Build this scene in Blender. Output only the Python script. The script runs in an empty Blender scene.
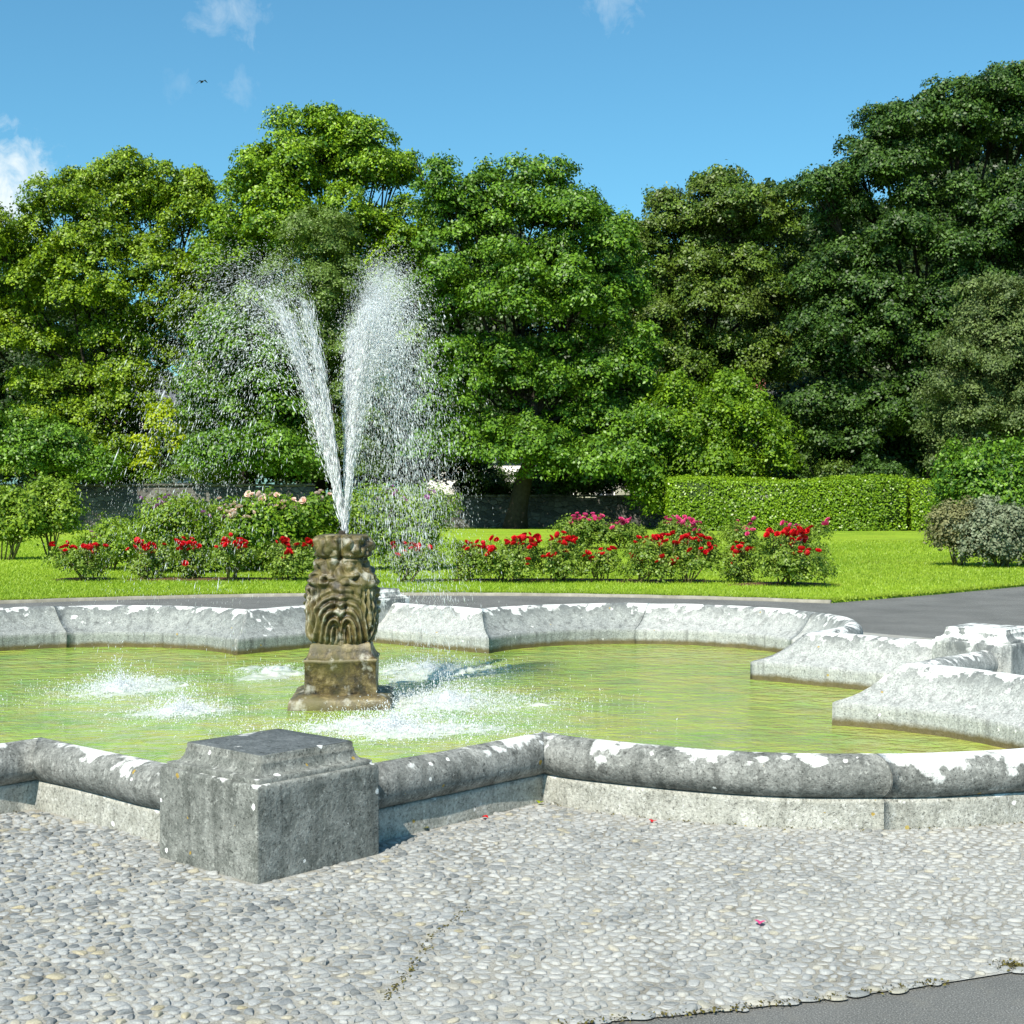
import bpy, math, random
import numpy as np
from mathutils import Vector

random.seed(7)
RNG = np.random.default_rng(7)
H = 1.6                       # eye height in metres: most lengths were measured in eye heights
F = 1439.5                    # focal length in pixels of a 1024 wide frame
Y0 = 498.1                    # horizon row
HW = -.0596                   # water level in eye heights
KY = 1.08                     # stretch of the distances at the back of the garden
R_ = math.radians
scene = bpy.context.scene
COL = scene.collection

def at(px, py, Y):
    """world point seen at a photo position at distance Y"""
    return np.array([(px - 512) / F * Y, Y, H + (Y0 - py) / F * Y])
def ground_y(py, z=0.0):
    return F * (H - z) / (py - Y0)

# ------------------------------------------------------------------ helpers
def mesh_np(name, V, faces, mats, parent=None, smooth=False, tint=None, mat_idx=None, loc=None):
    """faces: (n,k) int array, or a list of index lists"""
    me = bpy.data.meshes.new(name)
    V = np.asarray(V, dtype=np.float32)
    me.vertices.add(len(V)); me.vertices.foreach_set('co', V.ravel())
    if isinstance(faces, np.ndarray):
        n, k = faces.shape
        loops = faces.ravel().astype(np.int32)
        starts = (np.arange(n) * k).astype(np.int32)
    else:
        loops = np.fromiter((i for f in faces for i in f), dtype=np.int32)
        lens = np.array([len(f) for f in faces]); starts = np.concatenate([[0], np.cumsum(lens)[:-1]]).astype(np.int32); n = len(faces)
    me.loops.add(len(loops)); me.loops.foreach_set('vertex_index', loops)
    me.polygons.add(n); me.polygons.foreach_set('loop_start', starts)
    if smooth: me.polygons.foreach_set('use_smooth', np.ones(n, dtype=bool))
    if mat_idx is not None: me.polygons.foreach_set('material_index', np.asarray(mat_idx, dtype=np.int32))
    me.update(calc_edges=True); me.validate()
    if tint is not None:
        a = me.attributes.new('tint', 'FLOAT', 'POINT'); a.data.foreach_set('value', np.asarray(tint, dtype=np.float32))
    for m in (mats if isinstance(mats, (list, tuple)) else [mats]): me.materials.append(m)
    o = bpy.data.objects.new(name, me); COL.objects.link(o)
    if parent: o.parent = parent
    if loc is not None: o.location = loc
    return o

def empty(name, loc, label, cat, group=None, rz=0):
    o = bpy.data.objects.new(name, None); COL.objects.link(o)
    o.location = [float(v) for v in loc]; o.rotation_euler = (0, 0, rz); o.empty_display_size = .2
    return tag(o, label, cat, group)
def tag(o, label=None, cat=None, group=None, kind=None):
    if label: o['label'] = label
    if cat: o['category'] = cat
    if group: o['group'] = group
    if kind: o['kind'] = kind
    return o

class Geo:
    """collects pieces into one mesh"""
    def __init__(s): s.V = []; s.Fc = []; s.n = 0; s.T = []; s.M = []
    def add(s, V, faces, tint=0.5, m=0):
        V = np.asarray(V, dtype=float); s.V.append(V)
        s.T.append(np.full(len(V), tint) if np.isscalar(tint) else np.asarray(tint))
        for f in faces: s.Fc.append([int(i) + s.n for i in f]); s.M.append(m)
        s.n += len(V)
    def box(s, a, b, m=0, tint=.5):
        x0, y0, z0 = a; x1, y1, z1 = b
        s.add([(x0,y0,z0),(x1,y0,z0),(x1,y1,z0),(x0,y1,z0),(x0,y0,z1),(x1,y0,z1),(x1,y1,z1),(x0,y1,z1)],
              [(0,3,2,1),(4,5,6,7),(0,1,5,4),(1,2,6,5),(2,3,7,6),(3,0,4,7)], tint, m)
    def tube(s, pts, rad, n=7, m=0, tint=.5):
        pts = [np.array(p, float) for p in pts]; V = []; Fs = []
        for i, p in enumerate(pts):
            d = pts[min(i+1, len(pts)-1)] - pts[max(i-1, 0)]; d = d / (np.linalg.norm(d) + 1e-9)
            u = np.cross(d, [0.3, 1, 0.2]); u /= np.linalg.norm(u) + 1e-9; w = np.cross(d, u)
            for k in range(n):
                a = 2*math.pi*k/n; V.append(p + rad[i]*(math.cos(a)*u + math.sin(a)*w))
        for i in range(len(pts)-1):
            for k in range(n):
                Fs.append((i*n+k, i*n+(k+1) % n, (i+1)*n+(k+1) % n, (i+1)*n+k))
        Fs.append(tuple(range(n))[::-1]); Fs.append(tuple((len(pts)-1)*n+k for k in range(n)))
        s.add(V, Fs, tint, m)
    def build(s, name, mats, parent=None, smooth=False, loc=None):
        return mesh_np(name, np.concatenate(s.V), s.Fc, mats, parent, smooth, np.concatenate(s.T), s.M, loc)

_ph = np.random.default_rng(3)
_K = _ph.normal(size=(40, 3)); _K /= np.linalg.norm(_K, axis=1)[:, None]; _P = _ph.uniform(0, 6.28, 40); _S = _ph.uniform(.6, 1.7, 40)
def wob(V, scale):
    """cheap smooth noise in about -1..1 at every row of V"""
    V = np.asarray(V, float)
    return np.sin((V @ _K.T) * (scale * _S) + _P).sum(1) / 8.0

# ------------------------------------------------------------------ materials
class N:
    def __init__(s, name):
        s.m = bpy.data.materials.new(name); s.m.use_nodes = True; s.t = s.m.node_tree; s.t.nodes.clear()
        s.out = s.node('ShaderNodeOutputMaterial')
    def node(s, typ, **kw):
        n = s.t.nodes.new(typ)
        for k, v in kw.items(): setattr(n, k, v)
        return n
    def link(s, a, b): s.t.links.new(a, b)
    def setin(s, n, key, v):
        if v is None: return
        if hasattr(v, 'is_linked') or isinstance(v, bpy.types.NodeSocket): s.link(v, n.inputs[key])
        else: n.inputs[key].default_value = v
    def pos(s): return s.node('ShaderNodeNewGeometry').outputs['Position']
    def obj(s): return s.node('ShaderNodeTexCoord').outputs['Object']
    def map(s, vec, scale=(1,1,1), rot=(0,0,0), loc=(0,0,0)):
        n = s.node('ShaderNodeMapping'); s.link(vec, n.inputs['Vector'])
        n.inputs['Scale'].default_value = scale; n.inputs['Rotation'].default_value = rot; n.inputs['Location'].default_value = loc
        return n.outputs['Vector']
    def noise(s, vec, scale, detail=4, rough=.55, dist=0):
        n = s.node('ShaderNodeTexNoise'); s.link(vec, n.inputs['Vector'])
        n.inputs['Scale'].default_value = scale; n.inputs['Detail'].default_value = detail
        n.inputs['Roughness'].default_value = rough; n.inputs['Distortion'].default_value = dist
        return n.outputs['Fac']
    def vor(s, vec, scale, feature='F1', out='Distance', rnd=1):
        n = s.node('ShaderNodeTexVoronoi', feature=feature); s.link(vec, n.inputs['Vector'])
        n.inputs['Scale'].default_value = scale; n.inputs['Randomness'].default_value = rnd
        return n.outputs[out]
    def ramp(s, fac, stops, interp='LINEAR'):
        n = s.node('ShaderNodeValToRGB'); s.link(fac, n.inputs['Fac']); r = n.color_ramp; r.interpolation = interp
        while len(r.elements) < len(stops): r.elements.new(.5)
        for e, (p, c) in zip(r.elements, stops):
            e.position = p; e.color = (c, c, c, 1) if not isinstance(c, tuple) else (*c, 1)
        return n.outputs['Color']
    def math(s, op, a, b=None, c=None, clamp=False):
        n = s.node('ShaderNodeMath', operation=op, use_clamp=clamp)
        s.setin(n, 0, a); s.setin(n, 1, b)
        if c is not None: s.setin(n, 2, c)
        return n.outputs[0]
    def mix(s, fac, a, b, blend='MIX'):
        n = s.node('ShaderNodeMix', data_type='RGBA', blend_type=blend)
        def put(i, v):
            if isinstance(v, tuple): n.inputs[i].default_value = (*v, 1) if len(v) == 3 else v
            elif isinstance(v, (int, float)): n.inputs[i].default_value = v if i == 0 else (v, v, v, 1)
            else: s.link(v, n.inputs[i])
        put(0, fac); put(6, a); put(7, b)
        return n.outputs[2]
    def sep(s, vec):
        n = s.node('ShaderNodeSeparateXYZ'); s.link(vec, n.inputs[0]); return n.outputs
    def bump(s, h, strength=.5, dist=.01, normal=None):
        n = s.node('ShaderNodeBump'); s.link(h, n.inputs['Height']); n.inputs['Strength'].default_value = strength
        n.inputs['Distance'].default_value = dist
        if normal: s.link(normal, n.inputs['Normal'])
        return n.outputs['Normal']
    def attr(s, name):
        n = s.node('ShaderNodeAttribute', attribute_name=name); return n.outputs['Fac']
    def bsdf(s, color, rough=.8, normal=None, spec=.4, **kw):
        b = s.node('ShaderNodeBsdfPrincipled')
        s.setin(b, 'Base Color', (*color, 1) if isinstance(color, tuple) else color)
        s.setin(b, 'Roughness', rough); b.inputs['Specular IOR Level'].default_value = spec
        if normal: s.link(normal, b.inputs['Normal'])
        for k, v in kw.items(): s.setin(b, k.replace('_', ' '), v)
        return b.outputs[0]
    def done(s, sh): s.link(sh, s.out.inputs['Surface']); return s.m

def leaf_mat(name, dark, light, trans=.3, rough=.45, var=None, spec=.35):
    n = N(name)
    c = n.ramp(n.attr('tint'), [(0, dark), (1, light)])
    if var:                                            # whole patches of another hue (growth, not shade)
        k = n.ramp(n.noise(n.pos(), .35, 2), [(.45, 0), (.62, 1)]); c = n.mix(n.math('MULTIPLY', k, .55), c, var)
    b = n.bsdf(c, rough, spec=spec)
    t = n.node('ShaderNodeBsdfTranslucent'); n.link(n.mix(1, c, (1.25, 1.3, .55), 'MULTIPLY'), t.inputs['Color'])
    mx = n.node('ShaderNodeMixShader'); mx.inputs[0].default_value = trans
    n.link(b, mx.inputs[1]); n.link(t.outputs[0], mx.inputs[2])
    return n.done(mx.outputs[0])

def stone_mat(name, base, dark, white, spots=.5, wet=False, patch_scale=2.2, streak=.5, nzw=.16, grad=0, ztop=0):
    """weathered limestone: white = how far the white crust covers it, spots = orange and white lichen dots"""
    n = N(name); P = n.pos()
    big = n.noise(P, 1.6, 5, .6); mid = n.noise(P, 9, 6, .65); fine = n.noise(P, 70, 4, .7)
    c = n.mix(n.ramp(mid, [(.3, 0), (.7, 1)]), dark, base)
    c = n.mix(n.math('MULTIPLY', n.ramp(big, [(.35, 1), (.65, 0)]), .55), c, dark)
    grain = n.ramp(fine, [(.3, .3), (.46, .9), (.56, 1.05), (.72, 1.6)])
    c = n.mix(.8, c, grain, 'MULTIPLY')
    # dark run-down streaks: noise stretched along z
    st = n.noise(n.map(P, (1, 1, .08)), 14, 4, .6)
    c = n.mix(n.math('MULTIPLY', n.ramp(st, [(.5, 0), (.68, 1)]), streak), c, tuple(v*.42 for v in dark))
    grit = n.noise(P, 34, 5, .75)
    c = n.mix(n.ramp(grit, [(.56, 0), (.66, .42)]), c, tuple(min(v*1.6, .8) for v in base))
    c = n.mix(n.ramp(n.noise(n.map(P, (1, 1, 1), loc=(3, 1, 2)), 48, 4, .75), [(.57, 0), (.65, .8)]), c, tuple(v*.3 for v in dark))
    pit = n.vor(n.map(P, (1, 1, 1)), 90)
    c = n.mix(n.math('MULTIPLY', n.ramp(pit, [(.1, 1), (.28, 0)]), n.ramp(mid, [(.35, .75), (.6, .1)])), c, tuple(v*.35 for v in dark))
    if ztop:
        tm = n.math('MULTIPLY', n.math('MULTIPLY_ADD', n.sep(P)[2], 8.0, -1.7, clamp=True), n.ramp(n.noise(n.map(P, (1, 1, .5)), 7, 6, .7, .4), [(.4, 0), (.54, .95)]))
        c = n.mix(tm, c, (.13, .14, .14))
    # white crust, thicker on faces that look up
    nz = n.sep(n.node('ShaderNodeNewGeometry').outputs['Normal'])[2]
    w = n.noise(P, patch_scale, 7, .62, .4)
    w = n.math('ADD', w, n.math('MULTIPLY', n.math('MAXIMUM', nz, -.2), nzw))
    vb = n.node('ShaderNodeTexVoronoi', feature='SMOOTH_F1'); n.link(P, vb.inputs['Vector']); vb.inputs['Scale'].default_value = 11; vb.inputs['Smoothness'].default_value = .25
    w = n.math('ADD', w, n.math('MULTIPLY', n.math('SUBTRACT', .45, vb.outputs['Distance']), .22))
    if ztop: w = n.math('ADD', w, n.math('MULTIPLY', n.math('SUBTRACT', n.math('MULTIPLY_ADD', n.sep(P)[2], 7.0, -1.45, clamp=True), .55), ztop))
    if grad: w = n.math('ADD', w, n.math('MULTIPLY', n.math('MULTIPLY_ADD', n.sep(P)[0], .45, -.35, clamp=True), grad))
    w = n.math('ADD', w, n.math('MULTIPLY', n.math('SUBTRACT', n.noise(P, 26, 4, .6), .5), .18))
    wm = n.ramp(w, [(.725 - .3*white, 0), (.765 - .3*white, .75), (.83 - .3*white, 1)])
    wm = n.math('MULTIPLY', wm, n.ramp(n.noise(P, 75, 4, .7), [(.3, .35), (.48, 1)]))
    c = n.mix(n.math('MULTIPLY', wm, .93), c, n.mix(n.noise(P, 30, 3), (.62, .63, .61), (.92, .92, .9)))
    if spots > 0:
        wv = n.node('ShaderNodeTexVoronoi'); n.link(n.map(P, (1, 1, 1), loc=(.3, .2, .1)), wv.inputs['Vector']); wv.inputs['Scale'].default_value = 13
        near = n.math('ADD', wv.outputs['Distance'], n.math('MULTIPLY', n.math('SUBTRACT', n.noise(P, 55, 4, .7), .5), .34))
        hue = n.sep(wv.outputs['Color'])
        dot = n.math('LESS_THAN', near, n.math('MULTIPLY', hue[0], .2))
        pick = n.math('GREATER_THAN', hue[1], 1 - spots)
        lich = n.ramp(hue[2], [(0, (.36, .24, .03)), (.4, (.4, .3, .06)), (.42, (.8, .8, .78)), (1, (.7, .72, .68))], 'CONSTANT')
        c = n.mix(n.math('MULTIPLY', n.math('MULTIPLY', dot, pick), .85), c, lich)
    rough = .85
    if wet:                                             # algae and tide stain just above the water
        z = n.math('ADD', n.sep(P)[2], n.math('MULTIPLY', n.math('SUBTRACT', n.noise(P, 8, 3), .5), .05))
        k = n.ramp(n.math('MULTIPLY_ADD', z, 6, .75), [(.38, 1), (.62, 0)])
        c = n.mix(n.math('MULTIPLY', k, .9), c, n.mix(mid, (.05, .04, .012), (.16, .12, .03)))
    hgt = n.math('ADD', n.math('MULTIPLY', fine, .5), n.math('ADD', n.math('MULTIPLY', mid, 1.2), n.math('MULTIPLY', n.ramp(pit, [(0, 0), (.3, 1)]), .35)))
    hgt = n.math('ADD', hgt, n.math('MULTIPLY', wm, .15))
    return n.done(n.bsdf(c, rough, n.bump(hgt, .65, .012), spec=.25))

M = {}
M['stone_near'] = stone_mat('near_limestone', (.37, .372, .35), (.10, .106, .098), .17, .45, True, 2.6, .5, .2, .19)
M['stone_far'] = stone_mat('bleached_limestone', (.46, .465, .445), (.33, .345, .335), .34, .2, True, 4.2, .6, .1, 0, .24)
M['stone_grey'] = stone_mat('grey_limestone', (.36, .375, .355), (.22, .235, .23), .3, .2, True, 4.2, .7, .1, 0, .24)  # same limestone in a darker grey, mainly for the far left lobe
M['stone_plinth'] = stone_mat('plinth_limestone', (.54, .535, .49), (.27, .27, .235), .12, .25, False, 3, .3)
M['stone_pier'] = stone_mat('pier_limestone', (.335, .34, .315), (.108, .116, .104), -.02, .8, False, 3, .55)
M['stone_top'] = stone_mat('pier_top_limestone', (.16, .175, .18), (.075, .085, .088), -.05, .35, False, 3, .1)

def mk_statue():
    n = N('wet_mossy_carved_stone'); P = n.pos()
    mid = n.noise(P, 11, 6, .65); fine = n.noise(P, 60, 4, .7); big = n.noise(P, 3.2, 3)
    c = n.ramp(mid, [(.36, (.010, .008, .004)), (.48, (.055, .038, .013)), (.57, (.12, .088, .03)), (.7, (.28, .22, .11))])
    c = n.mix(n.ramp(big, [(.45, 0), (.65, .7)]), c, (.105, .095, .02))
    st = n.noise(n.map(P, (1, 1, .1)), 16, 4, .6)
    c = n.mix(n.ramp(st, [(.52, 0), (.7, .75)]), c, (.03, .026, .012))
    pt = n.node('ShaderNodeNewGeometry').outputs['Pointiness']
    c = n.mix(n.ramp(pt, [(.5, 0), (.58, .45)]), c, (.36, .31, .19))
    c = n.mix(n.ramp(n.noise(P, 8, 4), [(.57, 0), (.68, .6)]), c, (.5, .49, .42))
    return n.done(n.bsdf(c, n.ramp(big, [(.4, .3), (.6, .65)]), n.bump(n.math('ADD', mid, n.math('MULTIPLY', fine, .5)), .7, .015), spec=.5))
M['statue'] = mk_statue()

def mk_cobble():
    n = N('river_cobble'); P = n.pos()
    c = n.ramp(n.attr('tint'), [(0, (.09, .1, .105)), (.2, (.16, .172, .178)), (.5, (.27, .28, .28)), (.8, (.34, .347, .342)), (.87, (.32, .305, .255)), (.93, (.34, .3, .2)), (1, (.2, .19, .13))])
    c = n.mix(.7, c, n.ramp(n.noise(P, 120, 4, .7), [(.3, .6), (.7, 1.3)]), 'MULTIPLY')
    dust = n.math('ADD', n.noise(P, 1.6, 5, .65), n.math('MULTIPLY_ADD', n.sep(P)[0], .07, .04))
    dust = n.math('MULTIPLY', n.ramp(dust, [(.36, 0), (.70, .75)]), n.ramp(n.noise(P, 60, 3, .6), [(.3, .55), (.6, 1)]))
    c = n.mix(dust, c, (.40, .395, .37))
    return n.done(n.bsdf(c, .7, n.bump(n.math('ADD', n.noise(P, 180, 3), n.math('MULTIPLY', n.noise(P, 45, 3), 2)), .45, .005), spec=.35))
M['cobble'] = mk_cobble()
def mk_mortar():
    n = N('mortar'); P = n.pos()
    c = n.ramp(n.noise(P, 3, 6, .65), [(.3, (.19, .175, .14)), (.48, (.35, .34, .305)), (.8, (.44, .432, .395))])
    c = n.mix(.7, c, n.ramp(n.noise(P, 160, 3), [(.3, .5), (.7, 1.2)]), 'MULTIPLY')
    c = n.mix(n.ramp(n.noise(P, .9, 5, .7), [(.5, 0), (.72, .5)]), c, (.2, .19, .15))
    v = n.vor(P, 17); c = n.mix(n.ramp(v, [(.25, .8), (.5, 0)]), c, (.34, .35, .35))
    return n.done(n.bsdf(c, .9, n.bump(n.math('ADD', n.math('MULTIPLY', v, -.8), n.noise(P, 90, 4)), .6, .012), spec=.15))
M['mortar'] = mk_mortar()
def mk_asphalt():
    n = N('asphalt'); P = n.pos()
    c = n.ramp(n.noise(P, 1.2, 5, .6), [(.3, (.10, .10, .094)), (.7, (.155, .154, .146))])
    c = n.mix(.8, c, n.ramp(n.noise(P, 170, 3, .8), [(.32, .2), (.46, .9), (.56, 1.15), (.66, 3.2)]), 'MULTIPLY')
    c = n.mix(n.ramp(n.noise(P, 6, 5, .7), [(.55, 0), (.75, .5)]), c, (.2, .19, .165))
    return n.done(n.bsdf(c, .8, n.bump(n.noise(P, 200, 3), .5, .006), spec=.3))
M['asphalt'] = mk_asphalt()
def mk_lawn():
    n = N('mown_lawn'); P = n.pos()
    c = n.ramp(n.noise(P, .22, 5, .6), [(.3, (.21, .345, .022)), (.7, (.30, .42, .03))])
    c = n.mix(.55, c, n.ramp(n.noise(n.map(P, (1, .35, 1)), 16, 5, .75), [(.3, .4), (.5, 1), (.7, 1.4)]), 'MULTIPLY')
    c = n.mix(.6, c, n.ramp(n.noise(n.map(P, (.6, 1, 1)), 1.1, 6, .7), [(.35, .6), (.6, 1.15)]), 'MULTIPLY')
    stripe = n.ramp(n.math('SINE', n.math('MULTIPLY', n.sep(P)[1], 2.3)), [(.35, .9), (.65, 1.1)])
    c = n.mix(1, c, stripe, 'MULTIPLY')
    dry = n.ramp(n.noise(n.map(P, (.5, 1, 1)), .16, 5, .65), [(.56, 0), (.72, .75)])
    c = n.mix(dry, c, (.3, .29, .05))
    return n.done(n.bsdf(c, .75, n.bump(n.noise(P, 60, 4, .8), .8, .03), spec=.2))
M['lawn'] = mk_lawn()
def mk_plain(name, a, b, scale=8, rough=.8, bump=.3, spec=.3, dist=.02):
    n = N(name); P = n.obj(); f = n.noise(P, scale, 6, .65)
    return n.done(n.bsdf(n.ramp(f, [(.3, a), (.7, b)]), rough, n.bump(n.noise(P, scale*4, 4), bump, dist), spec=spec))
M['soil'] = mk_plain('soil', (.05, .025, .015), (.13, .06, .035), 9, .95, .8)
M['bark'] = mk_plain('bark', (.016, .013, .01), (.045, .038, .028), 6, .9, .8)
M['stem'] = mk_plain('green_brown_stem', (.08, .075, .03), (.2, .17, .08), 12)
M['kerb'] = mk_plain('edging_stone', (.17, .16, .125), (.34, .32, .27), 4)
M['field'] = mk_plain('rough_ground', (.05, .08, .015), (.12, .16, .03), .4, .9)
M['render_white'] = mk_plain('white_render', (.72, .71, .66), (.82, .81, .77), 1.2)
M['slate'] = mk_plain('slate_roof', (.07, .08, .095), (.13, .14, .16), 3)
M['glass'] = mk_plain('window_glass', (.03, .035, .04), (.05, .055, .06), 1, .08, 0, .8)
M['sash'] = mk_plain('white_sash_paint', (.78, .78, .76), (.82, .82, .8), 2, .4)
M['bird'] = mk_plain('black_feather', (.012, .012, .015), (.03, .03, .035), 10, .6)
def mk_brick():
    n = N('red_brick'); P = n.obj()
    t = n.node('ShaderNodeTexBrick'); n.link(n.map(P, (1, 1, 1), (R_(90), 0, 0)), t.inputs['Vector']); t.inputs['Scale'].default_value = 4
    t.inputs['Color1'].default_value = (.3, .07, .04, 1); t.inputs['Color2'].default_value = (.22, .05, .03, 1); t.inputs['Mortar'].default_value = (.4, .36, .32, 1)
    return n.done(n.bsdf(t.outputs['Color'], .85))
M['brick'] = mk_brick()
def mk_rubble():
    n = N('rubble_wall'); P = n.obj()
    Q = n.map(P, (1, 1, 1.6)); v = n.vor(Q, 2.6, 'DISTANCE_TO_EDGE'); col = n.node('ShaderNodeTexVoronoi'); n.link(Q, col.inputs['Vector']); col.inputs['Scale'].default_value = 2.6
    c = n.ramp(n.sep(col.outputs['Color'])[0], [(0, (.06, .062, .058)), (.5, (.1, .1, .09)), (1, (.16, .155, .135))])
    c = n.mix(n.ramp(v, [(.02, 1), (.07, 0)]), c, (.1, .095, .08))
    c = n.mix(.7, c, n.ramp(n.noise(P, 9, 5, .7), [(.3, .5), (.7, 1.3)]), 'MULTIPLY')
    return n.done(n.bsdf(c, .9, n.bump(n.ramp(v, [(0, 0), (.12, 1)]), .8, .04), spec=.2))
M['rubble'] = mk_rubble()

def mk_water():
    n = N('green_pool_water'); P = n.pos()
    alg = n.noise(P, .75, 4, .6)
    c = n.ramp(alg, [(.3, (.20, .34, .042)), (.5, (.27, .39, .05)), (.7, (.34, .39, .06))])
    c = n.mix(n.ramp(n.noise(n.map(P, (1, 1.1, 1)), 4.0, 5, .65), [(.44, 0), (.7, .75)]), c, (.33, .28, .07))
    c = n.mix(n.ramp(n.noise(n.map(P, (1, 1, 1)), 2.0, 4, .6), [(.46, 0), (.68, .75)]), c, (.13, .27, .06))
    amb = n.math('MULTIPLY_ADD', n.sep(P)[0], .22, .1, clamp=True)
    c = n.mix(n.math('MULTIPLY', amb, n.ramp(n.noise(P, 2.6, 4, .6), [(.35, .1), (.7, .8)])), c, (.36, .31, .10))
    w1 = n.noise(n.map(P, (1, 1.3, 1)), 5, 3, .5, .6); w2 = n.noise(n.map(P, (1, 1.15, 1)), 11, 3, .55, .8); w3 = n.noise(P, 45, 2)
    h = n.math('ADD', n.math('MULTIPLY', w1, 1.7), n.math('ADD', n.math('MULTIPLY', w2, .34), n.math('MULTIPLY', w3, .12)))
    for px, py, ln in ((120, 690, 1.0), (182, 712, .9), (428, 672, 1.0), (448, 704, 1.4), (395, 730, 1.2)):   # rings running out from the splashes
        Y = ground_y(py, HW*H); dd = n.node('ShaderNodeVectorMath', operation='DISTANCE'); n.link(P, dd.inputs[0]); dd.inputs[1].default_value = ((px-512)/F*Y, Y, HW*H)
        d_ = n.math('ADD', dd.outputs['Value'], n.math('MULTIPLY', w1, .12))
        rg = n.math('MULTIPLY', n.math('SINE', n.math('MULTIPLY', d_, 46.0)), n.math('POWER', 2.718, n.math('MULTIPLY', d_, -1.5/ln)))
        h = n.math('ADD', h, n.math('MULTIPLY', rg, .15))
    return n.done(n.bsdf(c, .07, n.bump(h, .55, .06), spec=.5, IOR=1.33))
M['water'] = mk_water()
def mk_drop(name, alpha):
    n = N(name)
    b = n.bsdf((.93, .95, .96), .18, spec=.6)
    t = n.node('ShaderNodeBsdfTranslucent'); t.inputs['Color'].default_value = (.95, .97, 1, 1)
    mx = n.node('ShaderNodeMixShader'); mx.inputs[0].default_value = .55; n.link(b, mx.inputs[1]); n.link(t.outputs[0], mx.inputs[2])
    tr = n.node('ShaderNodeBsdfTransparent'); m2 = n.node('ShaderNodeMixShader'); m2.inputs[0].default_value = alpha
    n.link(tr.outputs[0], m2.inputs[1]); n.link(mx.outputs[0], m2.inputs[2])
    return n.done(m2.outputs[0])
M['spray'] = mk_drop('water_spray', 1.0)
M['foam'] = mk_drop('water_foam', 1.0)

def petal_mat(name, a, b):
    n = N(name); c = n.ramp(n.attr('tint'), [(0, a), (1, b)])
    s = n.bsdf(c, .55, spec=.3); t = n.node('ShaderNodeBsdfTranslucent'); n.link(c, t.inputs['Color'])
    mx = n.node('ShaderNodeMixShader'); mx.inputs[0].default_value = .25; n.link(s, mx.inputs[1]); n.link(t.outputs[0], mx.inputs[2])
    return n.done(mx.outputs[0])
M['red'] = petal_mat('red_petal', (.42, .002, .008), (.8, .01, .02))
M['pink'] = petal_mat('pink_petal', (.6, .03, .16), (.75, .12, .3))
M['blush'] = petal_mat('blush_petal', (.82, .55, .47), (.9, .76, .64))
M['mauve'] = petal_mat('mauve_petal', (.4, .1, .36), (.55, .25, .5))

M['leaf_lime'] = leaf_mat('lime_tree_leaf', (.042, .1, .006), (.27, .39, .015), .22)
M['leaf_maple'] = leaf_mat('maple_leaf', (.034, .105, .006), (.27, .42, .014), .2)
M['leaf_mid'] = leaf_mat('sycamore_leaf', (.024, .078, .006), (.16, .30, .018), .17)
M['leaf_olive'] = leaf_mat('olive_green_leaf', (.026, .064, .006), (.14, .225, .02), .15, var=(.11, .135, .025))
M['leaf_thin'] = leaf_mat('narrow_dull_leaf', (.07, .12, .02), (.17, .26, .05), .25)
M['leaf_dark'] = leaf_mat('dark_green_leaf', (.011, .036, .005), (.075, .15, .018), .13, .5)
M['leaf_grey'] = leaf_mat('grey_green_leaf', (.04, .07, .018), (.16, .22, .06), .2, .55)
M['leaf_bright'] = leaf_mat('bright_green_leaf', (.05, .12, .007), (.22, .36, .016), .3)
M['leaf_yellow'] = leaf_mat('yellow_green_leaf', (.25, .34, .006), (.45, .52, .012), .35)
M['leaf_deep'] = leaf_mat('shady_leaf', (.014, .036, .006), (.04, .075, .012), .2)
M['leaf_hedge'] = leaf_mat('hedge_leaf', (.085, .17, .007), (.26, .41, .018), .25, .35)
M['leaf_rose'] = leaf_mat('rose_leaf', (.07, .135, .014), (.24, .34, .04), .25)
M['leaf_shrub'] = leaf_mat('shrub_leaf', (.08, .16, .01), (.27, .39, .03), .28)
M['leaf_silver'] = leaf_mat('silver_leaf', (.11, .135, .075), (.23, .265, .165), .15, .6)
M['leaf_tan'] = leaf_mat('tan_green_leaf', (.11, .12, .045), (.24, .235, .1), .2, .6)
M['grass'] = leaf_mat('grass_blade', (.19, .31, .02), (.34, .45, .04), .3)
M['moss'] = leaf_mat('moss', (.05, .04, .012), (.15, .13, .03), .1, .9)

# ------------------------------------------------------------------ foliage
def leaf_quads(C, Nrm, size, rng, fold=.18, aspect=.62):
    """one folded four-cornered leaf per row of C"""
    n = len(C); Nrm = Nrm / (np.linalg.norm(Nrm, axis=1)[:, None] + 1e-9)
    r = rng.normal(size=(n, 3)); T = r - (r*Nrm).sum(1)[:, None]*Nrm; T /= np.linalg.norm(T, axis=1)[:, None] + 1e-9
    B = np.cross(Nrm, T); s = (size*rng.uniform(.65, 1.3, n))[:, None]
    V = np.empty((n, 4, 3))
    V[:, 0] = C - T*s*.5; V[:, 1] = C + B*s*aspect*.5 + Nrm*s*fold*.5; V[:, 2] = C + T*s*.5 - Nrm*s*fold*.6; V[:, 3] = C - B*s*aspect*.5 + Nrm*s*fold*.5
    return V.reshape(-1, 3), np.arange(4*n).reshape(n, 4)

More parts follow.
